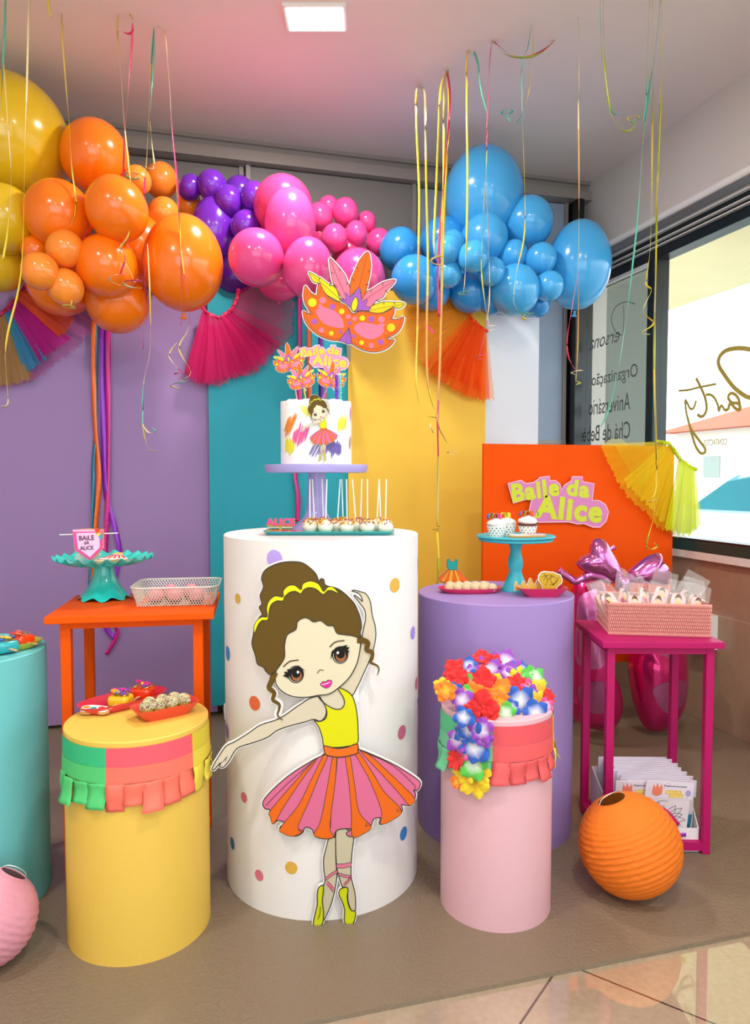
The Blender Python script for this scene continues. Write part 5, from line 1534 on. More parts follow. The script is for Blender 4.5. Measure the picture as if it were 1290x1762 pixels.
# brush of sprinkle truffles in the boat
rr = random.Random(9)
def truffle(label, p, z, R_=.0185, group='sprinkle truffles in the coral dish'):
    t = thing('truffle', label, 'truffle', (p.x, p.y, z), rr.uniform(0, 3), group)
    MB().lathe([(0, 0), (R_ * .7, 0), (R_ * 1.05, R_ * .9), (R_ * .98, R_ * .9)], 20, wav=lambda k, r, zz, a: (r * (1 + .05 * math.cos(10 * a)), zz)).build('paper_cup', mat('yellow_green_cup', 'C8C048', .6), t, True)
    MB().ball((0, 0, R_ * 1.05), R_, nu=18, nv=10).build('chocolate_ball', mat('chocolate', '7A6448', .6), t, True)
    for ci, colr in enumerate(('E8E4D0', 'C8B878', '9AB07A', 'C88A70')):
        mb = MB()
        for _ in range(60):
            a = rr.uniform(0, 2 * PI); el = rr.uniform(-.1, 1.5)
            n_ = Vector((math.cos(a) * math.cos(el), math.sin(a) * math.cos(el), math.sin(el)))
            p_ = Vector((0, 0, R_ * 1.05)) + n_ * R_
            td = n_.cross(Vector((rr.uniform(-1, 1), rr.uniform(-1, 1), rr.uniform(-1, 1)))).normalized()
            mb.tube([p_ - td * .0035, p_ + td * .0035], .0011, 4)
        mb.build('sprinkles', mat('sprinkle_' + colr, colr, .5), t)['kind'] = 'stuff'
ux = Vector((math.cos(rb), math.sin(rb), 0)); uy = Vector((-math.sin(rb), math.cos(rb), 0))
for i, (a, b, lb) in enumerate(((-.055, -.010, 'at the near left end'), (-.022, -.014, 'second along the front'), (.012, -.014, 'third along the front'), (.05, -.010, 'at the far right end'), (-.038, .016, 'second row, leftmost'), (0, .016, 'second row, middle'), (.034, .016, 'second row, rightmost'))):
    truffle('truffle covered in pale sprinkles in the coral dish, ' + lb, bc_ + ux * a + uy * b, YH + .016)

# ================================================================== turquoise pedestal: olive tray with popsicles
m_olive = mat('olive_melamine', 'B2AE30', .35, coat=.3)
q = onZ(-20, 1122, TH)
oval_tray('olive green oval tray at the left edge holding popsicle cakes', q, TH, .145, .055, math.radians(20), m_olive, .022)
zt = TH + .004
popsicle('turquoise popsicle cake with blue curls on the olive tray at the left edge', onZ(10, 1122, zt), zt, math.radians(38), '2FB0B8', ['1E6EC0', '2E50A0', 'F0C040'], w_=.03, h_=.034)
popsicle('red-orange popsicle cake on the olive tray behind the turquoise one', onZ(38, 1112, zt), zt, math.radians(50), 'F0400C', ['D83A2C', 'E86A50'], w_=.03, h_=.034)
popsicle('brown popsicle cake cut off by the left edge of the picture', onZ(-26, 1136, zt), zt, math.radians(38), '8A5A3C', ['D8A040'], w_=.028, h_=.03)

# ================================================================== lilac pedestal
zL = LH
m_ptray = mat('pink_melamine', 'DC2E62', .3, coat=.3)
c = onZ(808, 1019, zL)
oval_tray('pink oval tray of pale coconut truffles on the lilac pedestal', c, zL, .114, .055, -YAW + .05, m_ptray, .018)
rr = random.Random(21)
n_ = 0
for row, (bk, cnt, off) in enumerate(((-.024, 6, -.002), (.004, 5, .012), (.030, 5, .006))):
    for i in range(cnt):
        p = c + SX * (-.074 + .0305 * i + off) + FWD * bk
        t = thing('coconut_truffle', 'pale coconut truffle on the pink tray, %s row, %s from the left' % (('front', 'middle', 'back')[row], ordn[i]), 'truffle', (p.x, p.y, zL + .004), rr.uniform(0, 3), 'coconut truffles on the pink tray')
        MB().ball((0, 0, .0155), .0165, nu=16, nv=10, f=lambda q: 1 + .04 * math.sin(q.x * 13) * math.sin(q.y * 17)).build('ball', mat('coconut', 'E8CFA4', .8, bump=(400, .6)), t, True)
# dress shaped topper
dd = c.dot(FWD) + .045
fd = Fr(onD(778, 985, dd), -FWD)
t = thing('dress_cookie', 'dress-shaped cookie with teal bodice and orange striped skirt standing behind the pink tray', 'cookie'); t.matrix_world = fd.M
A = crop(fd, 700, 820, 4.16); k = dd / FPX / 4.16
sk_ = [(300, 660), (355, 660), (385, 690), (432, 735), (415, 755), (385, 752), (360, 768), (325, 762), (290, 772), (262, 758), (240, 748), (222, 728), (262, 695)]
bo_ = [(288, 592), (300, 588), (312, 608), (340, 608), (350, 588), (360, 595), (358, 640), (355, 668), (300, 668), (286, 640)]
mb = MB()
for pts in (sk_, bo_): mb.poly(A(pts), 0, .006); mb.stroke(A(pts), 8 * k, .0001, .006, 0, True)
mb.box(-.004, .004, .002, .005, -.06, -.02)
mb.build('biscuit', m_cookie, t)
s1 = art(t, 'skirt', A(sk_), 'E8601C', 1, 3 * k, False)
for pts in ([(312, 668), (330, 668), (325, 760), (290, 768)], [(300, 668), (308, 668), (265, 755), (242, 745)], [(336, 668), (350, 668), (385, 750), (362, 764)]):
    art(s1, 'skirt_stripe', A(pts), 'E8A020', 1.7, 2 * k, False)
art(t, 'bodice', A(bo_), '1F9490', 1.5, 3 * k, False)
# turquoise pillar stand
cc = onZ(886, 1016, zL); dcc = cc.dot(FWD)
t = thing('pillar_cake_stand', 'turquoise wooden stand with turned pillar carrying cupcakes', 'cake stand', (cc.x, cc.y, zL))
m_tw = mat('turquoise_paint', '35AEBC', .45)
hP = onD(888, 922, dcc).z - zL
s_ = dcc / FPX
MB().lathe([(0, hP), (60 * s_, hP), (66 * s_, hP + .003), (67.5 * s_, hP - .002), (63 * s_, hP - .010), (63 * s_, hP - .016), (59 * s_, hP - .019), (0, hP - .019)], 72).build('plate', m_tw, t, 35)
zz = lambda py: hP * (1016 - py) / (1016 - 922)
MB().lathe([(0, 0), (25 * s_, 0), (25 * s_, .006), (21 * s_, .014), (14 * s_, zz(993)), (11 * s_, zz(985)), (10.5 * s_, zz(982)), (13 * s_, zz(972)), (12.5 * s_, zz(962)), (9.5 * s_, zz(952)), (9 * s_, zz(944)), (11 * s_, zz(940)), (13 * s_, zz(934)), (13 * s_, hP - .018)], 48).build('pillar', m_tw, t, 60)
plt = Vector((cc.x, cc.y, zL + hP))
def cupcake(label, off, bk, curls, choc=False):
    p = plt + SX * off + FWD * bk
    t = thing('cupcake', label, 'cupcake', (p.x, p.y, p.z), 0, 'cupcakes on the turquoise pillar stand'); t.scale = (1.28, 1.28, 1.28)
    r0, r1, h = .019, .0265, .030
    mb = MB(); mb.lathe([(0, 0), (r0, 0), (r1, h), (r1 - .001, h)], 72, wav=lambda k, r, z, a: (r * (1 + (.03 * math.cos(24 * a) if r > .018 else 0)), z))
    w_ = mb.build('paper_case', mat('white_case', 'F4F1EA', .6), t, 50)
    mb = MB()
    for row in range(4):
        for i in range(14):
            a = 2 * PI * (i + .5 * (row % 2)) / 14; f = (row + .6) / 4.4
            r_ = (r0 + (r1 - r0) * f) * 1.035; z_ = h * f; s2 = .0018
            tx, ty = -math.sin(a), math.cos(a)
            mb.add([(r_ * math.cos(a) + tx * s2 * math.cos(q) , r_ * math.sin(a) + ty * s2 * math.cos(q), z_ + s2 * math.sin(q)) for q in [k * PI / 4 for k in range(8)]], [tuple(range(8))])
    mb.build('printed_dots', mat('black_dots', '22201E', .6), w_)
    if choc:
        MB().lathe([(0, h + .006), (r1 * .95, h + .006), (r1 * 1.04, h), (r1 * .95, h - .003)], 32).build('chocolate_layer', mat('dark_sponge', '5A1C18', .6), t, True)
    z0 = h + (.005 if choc else -.001)
    P = []; N = 110
    mb = MB()
    for i in range(N):
        f = i / N; a = f * 2 * PI * 3.2; r_ = r1 * .82 * (1 - f * .85)
        P.append((r_ * math.cos(a), r_ * math.sin(a), z0 + .006 + .013 * f))
    mb.tube(P, [.008 * (1 - .4 * i / N) for i in range(N)], 8)
    mb.ball((0, 0, z0 + .003), r1 * .85, r1 * .85, .010, 20, 8)
    mb.build('buttercream', mat('buttercream', 'F6F1EA', .5), t, True)
    for i, (cx, cy, col, rz_) in enumerate(curls):
        N = 20
        vs = []
        for j in range(N + 1):
            a = PI * 1.35 * j / N - .5
            for q in (-.5, .5):
                v = Vector((.010 * math.cos(a), q * .009, .010 * math.sin(a) + .004))
                v.rotate(Matrix.Rotation(rz_, 3, 'Z')); vs.append(v + Vector((cx, cy, z0 + .022)))
        o = MB().add(vs, [(2 * j, 2 * j + 1, 2 * j + 3, 2 * j + 2) for j in range(N)]).build('sugar_ribbon', mat('sugar_' + col, col, .3, metal=.5 if col == 'C89A28' else 0), t, True, recalc=False)
        sd = o.modifiers.new('thickness', 'SOLIDIFY'); sd.thickness = .001
cupcake('cupcake in a dotted case with blue, gold and pink sugar ribbons, leftmost on the stand', -36 * s_, -.035, [(-.018, 0, '2E78A8', .3), (-.006, 0, 'C89A28', .2), (.008, 0, 'E8288C', 1.2), (.016, .004, 'C89A28', -.4), (0, .012, 'F05A1C', .4)])
cupcake('cupcake in a dotted case with yellow and coral sugar ribbons, behind the leftmost one', -13 * s_, .03, [(-.012, 0, 'E8D41C', .3), (.004, 0, 'E8C81C', 1.5), (.024, 0, 'F0402C', -.2)])
cupcake('cupcake with a dark red layer and orange, gold and green sugar ribbons on the stand', 20 * s_, -.005, [(-.016, 0, '8A5A7A', .4), (-.002, 0, 'C89A28', .2), (.01, 0, 'F04A1C', 1.3), (.022, 0, '5A9A4A', -.3)], True)
sq = [(-.035, .02), (-.01, .024), (.02, .022), (.038, .014), (.034, -.016), (.01, -.02), (-.02, -.022), (-.038, -.012)]
flat_cookie('white iced wavy cookie in front of the cupcakes', sq, plt + SX * .001 + FWD * -.068 + Vector((0, 0, .001)), -YAW - .1, 'F2ECE4', None, 'iced cookies on the pillar stand')
flat_cookie('pink and white iced cookie at the right of the cupcakes', sq, plt + SX * .058 + FWD * -.05 + Vector((0, 0, .001)), -YAW, 'F0D0D8', [([(-.02, .012), (.02, .012), (.02, .018), (-.02, .018)], 'D8285A')], 'iced cookies on the pillar stand')
# pink boat dish with golden lace cookies
cb = onZ(935, 1028, zL) + FWD * .03
boat('deep pink boat dish holding gold and white cookies on the lilac pedestal', cb, zL, .056, .03, .032, .03, -YAW, m_ptray)
db = cb.dot(FWD)
def lace(label, outline, d, colr, group=None):
    cx = sum(p[0] for p in outline) / len(outline); cy = sum(p[1] for p in outline) / len(outline)
    fl = Fr(onD(820 + cx / 6.79, 860 + cy / 6.79, d), -FWD)
    t = thing('lace_cookie', label, 'cookie'); t.matrix_world = fl.M
    if group: t['group'] = group
    A = crop(fl, 820, 860, 6.79); k = d / FPX / 6.79
    mb = MB(); mb.poly(A(outline), 0, .006); mb.stroke(A(outline), 8 * k, .0001, .006, 0, True); mb.build('biscuit', mat('cream_icing', 'F6EEDC', .5), t)
    art(t, 'gold_icing', A([(cx + (x - cx) * .92, cy + (y - cy) * .92) for x, y in outline]), colr, 1, 2.5 * k, False)
    return t, A, k
t, A, k = lace('large golden cookie with leaf line drawing in the pink boat dish', [(720, 890), (750, 850), (790, 838), (900, 848), (980, 880), (1000, 930), (995, 970), (950, 1010), (900, 1080), (780, 1080), (760, 1000), (720, 940)], db, 'D0A82A')
lines(t, 'leaf_line', [(A([(780, 860), (830, 930), (800, 1000)]), 4 * k), (A([(760, 900), (850, 880), (940, 920)]), 4 * k), (A([(830, 930), (900, 880)]), 4 * k), (A([(940, 930), (900, 980), (850, 990)]), 4 * k), (A([(960, 900), (930, 960), (880, 1000)]), 4 * k), (A([(870, 870), (860, 940), (900, 1000)]), 4 * k), (A([(820, 880), (780, 940)]), 4 * k)], '2E2416', 2)
for i, (x0, w_, lb) in enumerate(((440, 70, 'small white and gold crown cookie at the left end of the pink boat dish'), (520, 80, 'white and gold crown cookie, second from the left in the pink boat dish'), (590, 100, 'taller white and gold crown cookie beside the golden leaf cookie'), (680, 90, 'gold crown cookie half hidden by the golden leaf cookie'))):
    top = (955, 945, 915, 930)[i]
    lace(lb, [(x0, 1060), (x0 + 5, 985), (x0 + w_ * .3, top), (x0 + w_ * .5, top + 10), (x0 + w_ * .6, top + 45), (x0 + w_, 1000), (x0 + w_, 1060)], db + .01 + .006 * i, 'E0B24A', 'crown cookies in the pink boat dish')

# ================================================================== flower garland on the pale pink pedestal
def petal_mat(name, inner, outer):
    if name in MATS: return MATS[name]
    m = mat(name, outer, .7, sheen=.3)
    nt = m.node_tree; b = nt.nodes['Principled BSDF']
    at_ = nt.nodes.new('ShaderNodeAttribute'); at_.attribute_name = 'petal'
    cr = nt.nodes.new('ShaderNodeValToRGB')
    cr.color_ramp.elements[0].position = .12; cr.color_ramp.elements[0].color = lin(inner)
    cr.color_ramp.elements[1].position = .62; cr.color_ramp.elements[1].color = lin(outer)
    nt.links.new(at_.outputs['Fac'], cr.inputs[0]); nt.links.new(cr.outputs[0], b.inputs['Base Color'])
    return m
FC = {'red': ('C81010', 'DC1414'), 'blue': ('DADCE8', '1854B4'), 'purple': ('E0D4E6', '8E38B0'), 'green': ('DCE4D4', '4CB83C'), 'yellow': ('D8A810', 'E6C414'), 'orange': ('F8B81C', 'FA7A10'), 'pink': ('E4D8DE', 'D04890')}
def flower_mesh(seed, layers=2):
    r_ = random.Random(seed)
    vs = []; fs = []; w_ = []
    for layer in range(layers):
        for p in range(5):
            a0 = 2 * PI * (p + .5 * layer) / 5 + r_.uniform(-.12, .12)
            L = (1, .78)[layer] * r_.uniform(.9, 1.1); W = .39 * L; cup = r_.uniform(.0, .3) + layer * .3; cr_ = r_.uniform(-.3, .3)
            base_ = len(vs); NL, NW = 7, 6
            for j in range(NL + 1):
                s_ = j / NL
                ww = W * (math.sin(PI * min(1, s_ * .55 + .12)) ** .8) * (1 if s_ < .8 else math.sqrt(max(0, 1 - ((s_ - .8) / .25) ** 2)))
                for q in range(NW + 1):
                    u = (q / NW - .5) * 2
                    x = L * s_ * (1 - .10 * u * u * s_); y = ww * u
                    z = cup * s_ * s_ * L * .6 + .10 * math.cos(u * 3) * s_ + .05 * math.sin(u * 9) * s_ * s_ + cr_ * u * s_ * .3 - .28 * max(0, s_ - .7) ** 1.2
                    vs.append((x * math.cos(a0) - y * math.sin(a0), x * math.sin(a0) + y * math.cos(a0), z + .1 * layer)); w_.append(s_)
            for j in range(NL):
                for q in range(NW):
                    k = base_ + j * (NW + 1) + q; fs.append((k, k + 1, k + NW + 2, k + NW + 1))
    return vs, fs, w_
gar = thing('flower_garland', 'colourful artificial flower garland heaped on the pale pink pedestal and hanging down its front', 'garland', (PC[0], PC[1], PH))
FM = {}
def flower(px, py, colr, size, tilt=None):
    P_top = None
    c = (PC[0], PC[1])
    if py > 1236:     # hanging part rests against the pedestal side
        p = onCyl(px, py, c, PR + .022); n = Vector((p.x - c[0], p.y - c[1], 0)).normalized() + Vector((0, 0, .25))
    else:
        # heap: dome over the pedestal top
        f = (py - 1130) / 110
        yy = c[1] + .05 - .19 * f
        p = onY(px, py, yy)
        n = (p - Vector((c[0], c[1] + .06, PH - .05))).normalized() + (EYE - p).normalized() * .8
    n.normalize()
    r_ = random.Random(px * 7 + py)
    v = r_.randrange(4); key = (colr, v)
    if key not in FM:
        vs, fs, ws = flower_mesh(v + 1, 2 if colr in ('red', 'orange') else 1)
        o = MB().add(vs, fs).build('flower', petal_mat('petal_' + colr, *FC[colr]), gar, True, recalc=False)
        at_ = o.data.attributes.new('petal', 'FLOAT', 'POINT'); at_.data.foreach_set('value', ws)
        FM[key] = o
    else:
        o = FM[key].copy(); COL.objects.link(o); o.parent = gar
    o.location = p - gar.location
    q = n.to_track_quat('Z', 'Y').to_matrix().to_4x4() @ Matrix.Rotation(r_.uniform(0, 6), 4, 'Z')
    o.rotation_euler = q.to_euler()
    s_ = size * 1.25 * p.dot(FWD) / FPX
    o.scale = (s_, s_, s_)
for f_ in [(828, 1133, 'red', 15), (806, 1145, 'blue', 15), (850, 1138, 'red', 12), (870, 1138, 'purple', 22), (840, 1152, 'purple', 22), (812, 1156, 'purple', 14), (781, 1153, 'red', 17), (895, 1150, 'blue', 16), (897, 1163, 'yellow', 17), (875, 1158, 'purple', 18), (922, 1164, 'green', 18), (908, 1168, 'green', 14),
           (788, 1168, 'red', 18), (800, 1175, 'green', 16), (828, 1172, 'red', 22), (850, 1178, 'yellow', 20), (888, 1178, 'red', 17), (768, 1188, 'orange', 17), (760, 1180, 'yellow', 14), (784, 1190, 'blue', 14), (798, 1192, 'green', 14), (815, 1195, 'orange', 20), (860, 1190, 'orange', 20), (912, 1185, 'pink', 15), (930, 1186, 'yellow', 16),
           (942, 1198, 'red', 12), (795, 1205, 'purple', 17), (826, 1216, 'red', 26), (858, 1208, 'orange', 19), (842, 1200, 'orange', 15), (895, 1206, 'blue', 25), (925, 1203, 'yellow', 14), (915, 1195, 'purple', 14), (940, 1215, 'pink', 13), (870, 1226, 'green', 17), (921, 1228, 'blue', 21), (812, 1226, 'red', 16), (840, 1228, 'red', 15), (880, 1218, 'blue', 14),
           (797, 1234, 'blue', 17), (806, 1252, 'blue', 20), (828, 1256, 'purple', 20), (795, 1262, 'blue', 15), (787, 1270, 'purple', 20), (815, 1287, 'blue', 24), (833, 1270, 'purple', 14), (786, 1305, 'red', 19), (815, 1315, 'green', 22), (800, 1330, 'yellow', 18), (817, 1348, 'yellow', 24), (787, 1345, 'orange', 12), (805, 1295, 'pink', 14), (830, 1335, 'yellow', 14)]:
    flower(*f_)
# the string through the flowers
P = [onCyl(812, y, PC, PR + .012) - gar.location for y in range(1240, 1350, 12)]
MB().tube(P, .002, 6).build('string', mat('green_string', '4AA04A', .6), gar, True)

# ================================================================== pink wicker basket on the magenta table
mtM = Matrix.Translation((1.345, 2.03, 0)) @ Matrix.Rotation(MRZ, 4, 'Z')
q0 = onZ(1048, 1092, MTZ); q1 = onZ(1222, 1097, MTZ)
ba = math.atan2(q1.y - q0.y, q1.x - q0.x)
ql = onZ(1022, 1058, MTZ)
BWd = (q1 - q0).length; BDp = .235; BHt = .105
t = thing('wicker_basket', 'pink woven rectangular basket full of wrapped sweets on the magenta table', 'basket', (q0.x, q0.y, MTZ), ba)
m_wick = mat('pink_paper_rope', 'E39A90', .75, bump=(300, .3))
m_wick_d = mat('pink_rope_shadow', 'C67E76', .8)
def weave_wall(mb, p0, p1, h, ph=0):
    """woven wall from p0 to p1: upright staggered stitches of paper rope"""
    L = (Vector(p1) - Vector(p0)).length; d = (Vector(p1) - Vector(p0)).normalized(); nrm = Vector((d.y, -d.x, 0))
    nst = int(L / .0062); rows = 9; rh = h / rows
    for r_ in range(rows):
        for i in range(nst):
            c = Vector(p0) + d * (L * (i + .5 * (1 + r_ % 2 * .9) ) / nst) + Vector((0, 0, rh * (r_ + .5)))
            if (c - Vector(p0)).dot(d) > L: continue
            u = Vector((0, 0, 1)) + d * .25 * (1 if r_ % 2 else -1)
            mb.tube([c - u * rh * .62 - nrm * .001, c + nrm * .0022, c + u * rh * .62 - nrm * .001], [.0014, .0030, .0014], 5)
mb = MB(); weave_wall(mb, (0, 0, 0), (BWd, 0, 0), BHt); weave_wall(mb, (BWd, 0, 0), (BWd, BDp, 0), BHt); weave_wall(mb, (BWd, BDp, 0), (0, BDp, 0), BHt); weave_wall(mb, (0, BDp, 0), (0, 0, 0), BHt)
mb.build('woven_wall', m_wick, t, True)
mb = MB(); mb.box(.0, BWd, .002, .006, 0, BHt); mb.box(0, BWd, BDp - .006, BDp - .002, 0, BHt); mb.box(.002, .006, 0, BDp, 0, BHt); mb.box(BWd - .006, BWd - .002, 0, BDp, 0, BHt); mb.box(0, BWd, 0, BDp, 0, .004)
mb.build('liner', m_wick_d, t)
MB().tube([(0, 0, BHt), (BWd, 0, BHt), (BWd, BDp, BHt), (0, BDp, BHt)], .0045, 8, closed=True).tube([(0, 0, .004), (BWd, 0, .004), (BWd, BDp, .004), (0, BDp, .004)], .004, 8, closed=True).build('rim', m_wick, t, True)
# cellophane bags with dancer biscuits
m_cello = mat('cellophane', 'FFFFFF', .04, alpha=.09, coat=1.0, spec=1.0)
rr = random.Random(31)
tB = t
def cello(label, lx, ly, tilt, lean, rz, z, sc=1.0):
    p = Vector((q0.x, q0.y, 0)) + Vector((math.cos(ba) * lx - math.sin(ba) * ly, math.sin(ba) * lx + math.cos(ba) * ly, 0)); p.z = z
    t = thing('sweet_bag', label, 'bag', p, 0, 'wrapped biscuits in the wicker basket')
    t.rotation_euler = (lean, tilt, ba + rz)
    W_, H_ = .036 * sc, .135 * sc
    vs = []; fs = []; N, M_ = 12, 14
    r_ = random.Random(int(lx * 1000 + ly * 77))
    a_, b_, c_ = [r_.uniform(0, 6) for _ in range(3)]
    for side in (-1, 1):
        for i in range(N + 1):
            for j in range(M_ + 1):
                u = i / N * 2 - 1; v = j / M_
                puff = .010 * (1 - u * u) * (1 - v) ** .6 + .0015
                wr = .0028 * (math.sin(u * 8 + v * 11 + a_) + math.sin(v * 19 - u * 5 + b_)) * (1 - u ** 4) * .7
                vs.append((W_ * u, side * puff + wr, H_ * v))
    for s_ in range(2):
        for i in range(N):
            for j in range(M_):
                k = s_ * (N + 1) * (M_ + 1) + i * (M_ + 1) + j; fs.append((k, k + 1, k + M_ + 2, k + M_ + 1))
    MB().add(vs, fs).build('clear_wrap', m_cello, t, True)
    # biscuit with dancer picture
    mb = MB(); mb.poly([(-.024, .012), (.024, .012), (.026, .05), (.02, .082), (-.02, .082), (-.026, .05)], -.004, .003); mb.build('biscuit', m_cookie, t)
    art_l = -.0045
    def blob(nm, pts, c, y):
        o = MB().poly(cat(pts, True, 3), y, y + .0006).build(nm, mat('print_' + c, c, .5), t); return o
    blob('icing_background', [(-.022, .014), (.022, .014), (.023, .05), (.018, .08), (-.018, .08), (-.023, .05)], 'F4C8CC', -.0048)
    blob('dancer_dress', [(-.006, .046), (.006, .046), (.018, .026), (.0, .02), (-.016, .026)], 'E04A88', -.0056)
    blob('dancer_bodice', [(-.006, .054), (.006, .054), (.006, .042), (-.006, .042)], 'F0CC20', -.0060)
    blob('dancer_head', ell(0, .062, .009, .009), 'E8C8A4', -.0062)
    blob('dancer_hair', [(-.011, .062), (-.009, .073), (-.004, .082), (.004, .082), (.009, .073), (.011, .062), (.006, .069), (-.006, .069)], '6A4420', -.0068)
    return t
bags = [(.055, .13, .55, -.5, .3, .045, 'tilted left, at the back left of the basket', 1.25), (.16, .15, .35, -.55, -.1, .05, 'standing tall at the back centre of the basket', 1.2), (.22, .17, .5, -.35, -.3, .035, 'leaning at the back right corner of the basket', 1.15), (.26, .13, .25, -.4, .2, .02, 'at the right end of the basket', 1.1),
        (.03, .06, -.35, -.45, .2, .035, 'at the front left corner of the basket', 1.0), (.08, .045, .1, -.5, .1, .03, 'in the front row left of the centre', 1.0), (.135, .05, .25, -.45, .0, .03, 'in the front row at the centre', 1.0), (.19, .045, .15, -.4, -.1, .035, 'in the front row right of the centre', 1.0), (.24, .05, .3, -.5, -.1, .03, 'at the front right corner of the basket', 1.0), (.11, .10, .7, -.6, .4, .06, 'lying across the middle of the heap', 1.1), (.02, .12, -.2, -.4, .5, .02, 'against the left wall of the basket', 1.0)]
for lx, ly, ti, le, rz, z, lb, sc in bags:
    cello('clear cellophane bag with a dancer biscuit, ' + lb, lx * BWd / .27, ly, ti, le * 1.25, rz, MTZ + z + .02, sc)

# ================================================================== box of party favours under the magenta table
MI = mtM
def mt(x, y, z): return MI @ Vector((x, y, z))
FX = .035
o_ = mt(.03, .02, .045)
t = thing('favour_box', 'white card display box standing under the magenta table holding favour bags', 'box', o_, MRZ)
m_card = mat('white_card', 'EDE8EE', .6)
W_, D_ = .285, .25
mb = MB(); mb.box(0, W_, 0, D_, 0, .003); mb.box(0, W_, 0, .003, 0, .045); mb.box(0, W_, D_ - .003, D_, 0, .15)
mb.build('tray_body', m_card, t)
for x in (0, W_ - .003):
    MB().add([(x, 0, 0), (x, D_, 0), (x, D_, .15), (x, .05, .10), (x, 0, .045), (x + .003, 0, 0), (x + .003, D_, 0), (x + .003, D_, .15), (x + .003, .05, .10), (x + .003, 0, .045)], [(0, 1, 2, 3, 4), (5, 6, 7, 8, 9), (0, 1, 6, 5), (1, 2, 7, 6), (2, 3, 8, 7), (3, 4, 9, 8), (4, 0, 5, 9)]).build('side_panel', m_card, t)
mb = MB(); mb.box(.0, W_, -.002, .02, -.045, -.012); 
mb.build('plinth', m_card, t)
m_pr = mat('header_card', 'E8E0F0', .6)
m_sheet = mat('clear_sheet', 'DDE0E8', .3)
def dots_on(t, W0, H0, z0, y, n, seed, parent=None):
    r_ = random.Random(seed); mb = MB()
    for _ in range(n):
        x = r_.uniform(-W0 / 2 + .004, W0 / 2 - .004); z = z0 + r_.uniform(.003, H0 - .003); a = r_.uniform(0, 3)
        l = .0022; mb.add([(x + l * math.cos(a), y, z + l * math.sin(a)), (x - .0008 * math.sin(a), y, z + .0008 * math.cos(a)), (x - l * math.cos(a), y, z - l * math.sin(a)), (x + .0008 * math.sin(a), y, z - .0008 * math.cos(a))], [(0, 1, 2, 3)])
    return mb.build('printed_confetti', mat('confetti_print', '4A3A5A', .6), t)
def favour(label, x, y, z, rz, lean, full, seed, W0=.155, roll=0.0):
    p = mt(x, y, z)
    t = thing('favour_bag', label, 'party favour', p); t.rotation_euler = (lean, roll, MRZ + rz); t['group'] = 'party favour bags in the card box'
    H0 = .20; hd = .058
    MB().box(-W0 / 2 + .006, W0 / 2 - .006, -.0015, .0015, 0, H0 - .02).build('picture_sheet', mat('paper_sheet', 'E6DDE4', .6), t)
    h = MB().box(-W0 / 2, W0 / 2, -.0028, .0028, H0 - hd, H0).build('header', m_pr, t)
    dots_on(h, W0, hd, H0 - hd, -.0030, 24, seed)
    if not full:
        mb = MB(); put_text(mb, 'Baile', .0, H0 - .008, .03, .006, -.0034, .0004, bold=.02); mb.build('lettering', mat('confetti_print', '4A3A5A', .6), h)
    if full:
        k = 1.0
        mb = MB(); mb.poly(cat([(-.056, .158), (-.052, .190), (-.046, .178), (-.040, .196), (-.034, .178), (-.026, .192), (-.022, .165), (-.03, .152), (-.045, .150)], True, 2), -.0034, -.0030)
        mb.build('mask_print', mat('print_F08468', 'F08468', .5), h)
        mb = MB(); mb.add([(-.012, -.0033, .172), (.040, -.0033, .172), (.040, -.0033, .160), (.047, -.0033, .160), (.047, -.0033, .146), (-.0, -.0033, .146), (-.0, -.0033, .158), (-.012, -.0033, .158)], [tuple(range(8))])
        mb.build('logo_print', mat('print_E8C46A', 'E8C46A', .5), h)
        mb = MB(); put_text(mb, 'Baile da', .013, .166, .046, .010, -.0037, .0003, bold=.03); put_text(mb, 'Alice', .023, .153, .040, .012, -.0037, .0003, bold=.03)
        mb.build('lettering', mat('print_F0A83C', 'F7E07A', .5), h)
        mb = MB(); put_text(mb, 'Obrigada pela tua presença', .018, .186, .075, .007, -.0034, .0003, bold=.01, shear=.3); mb.build('lettering', mat('print_dark', '3A2A3A', .5), h)
        mb = MB(); mb.poly(ell(.062, .164, .009, .011), -.0035, -.0030); mb.stroke([(.062, .153), (.060, .148), (.063, .144)], .0008, -.0035, -.003); mb.build('balloon_print', mat('print_A8A4D0', 'A8A4D0', .5), h)
        mb = MB()
        def ln(pts, w_=.0011): mb.stroke(cat(pts, False, 4), w_, -.0022, -.0015)
        ln([(-.062, .05), (-.055, .10), (-.03, .13), (0, .132)]); ln([(-.05, .03), (-.02, .02), (0, .045), (.005, .07), (-.01, .09), (-.03, .10), (-.045, .09)])
        for a in range(7):
            an = -1.1 + a * .36; b_ = (0, .07); L = .055 + .008 * (a % 2)
            e = (b_[0] + L * math.cos(an), b_[1] + L * math.sin(an)); n_ = (-math.sin(an) * .011, math.cos(an) * .011); m_ = ((b_[0] * .45 + e[0] * .55), (b_[1] * .45 + e[1] * .55))
            ln([b_, (m_[0] + n_[0], m_[1] + n_[1]), e]); ln([b_, (m_[0] - n_[0], m_[1] - n_[1]), e])
        for cx, cz, r_ in ((-.045, .115, .005), (-.03, .122, .0045), (-.05, .085, .0045), (-.04, .06, .004), (-.028, .05, .004), (-.015, .04, .004), (-.03, .075, .005), (-.014, .11, .005)):
            mb.stroke(ell(cx, cz, r_, r_, 0, 14), .001, -.0022, -.0015, 0, True)
        mb.build('colouring_print', mat('print_dark', '3A2A3A', .5), t)
    return t
m_lav_card = mat('lilac_card', 'C9BCE8', .6)
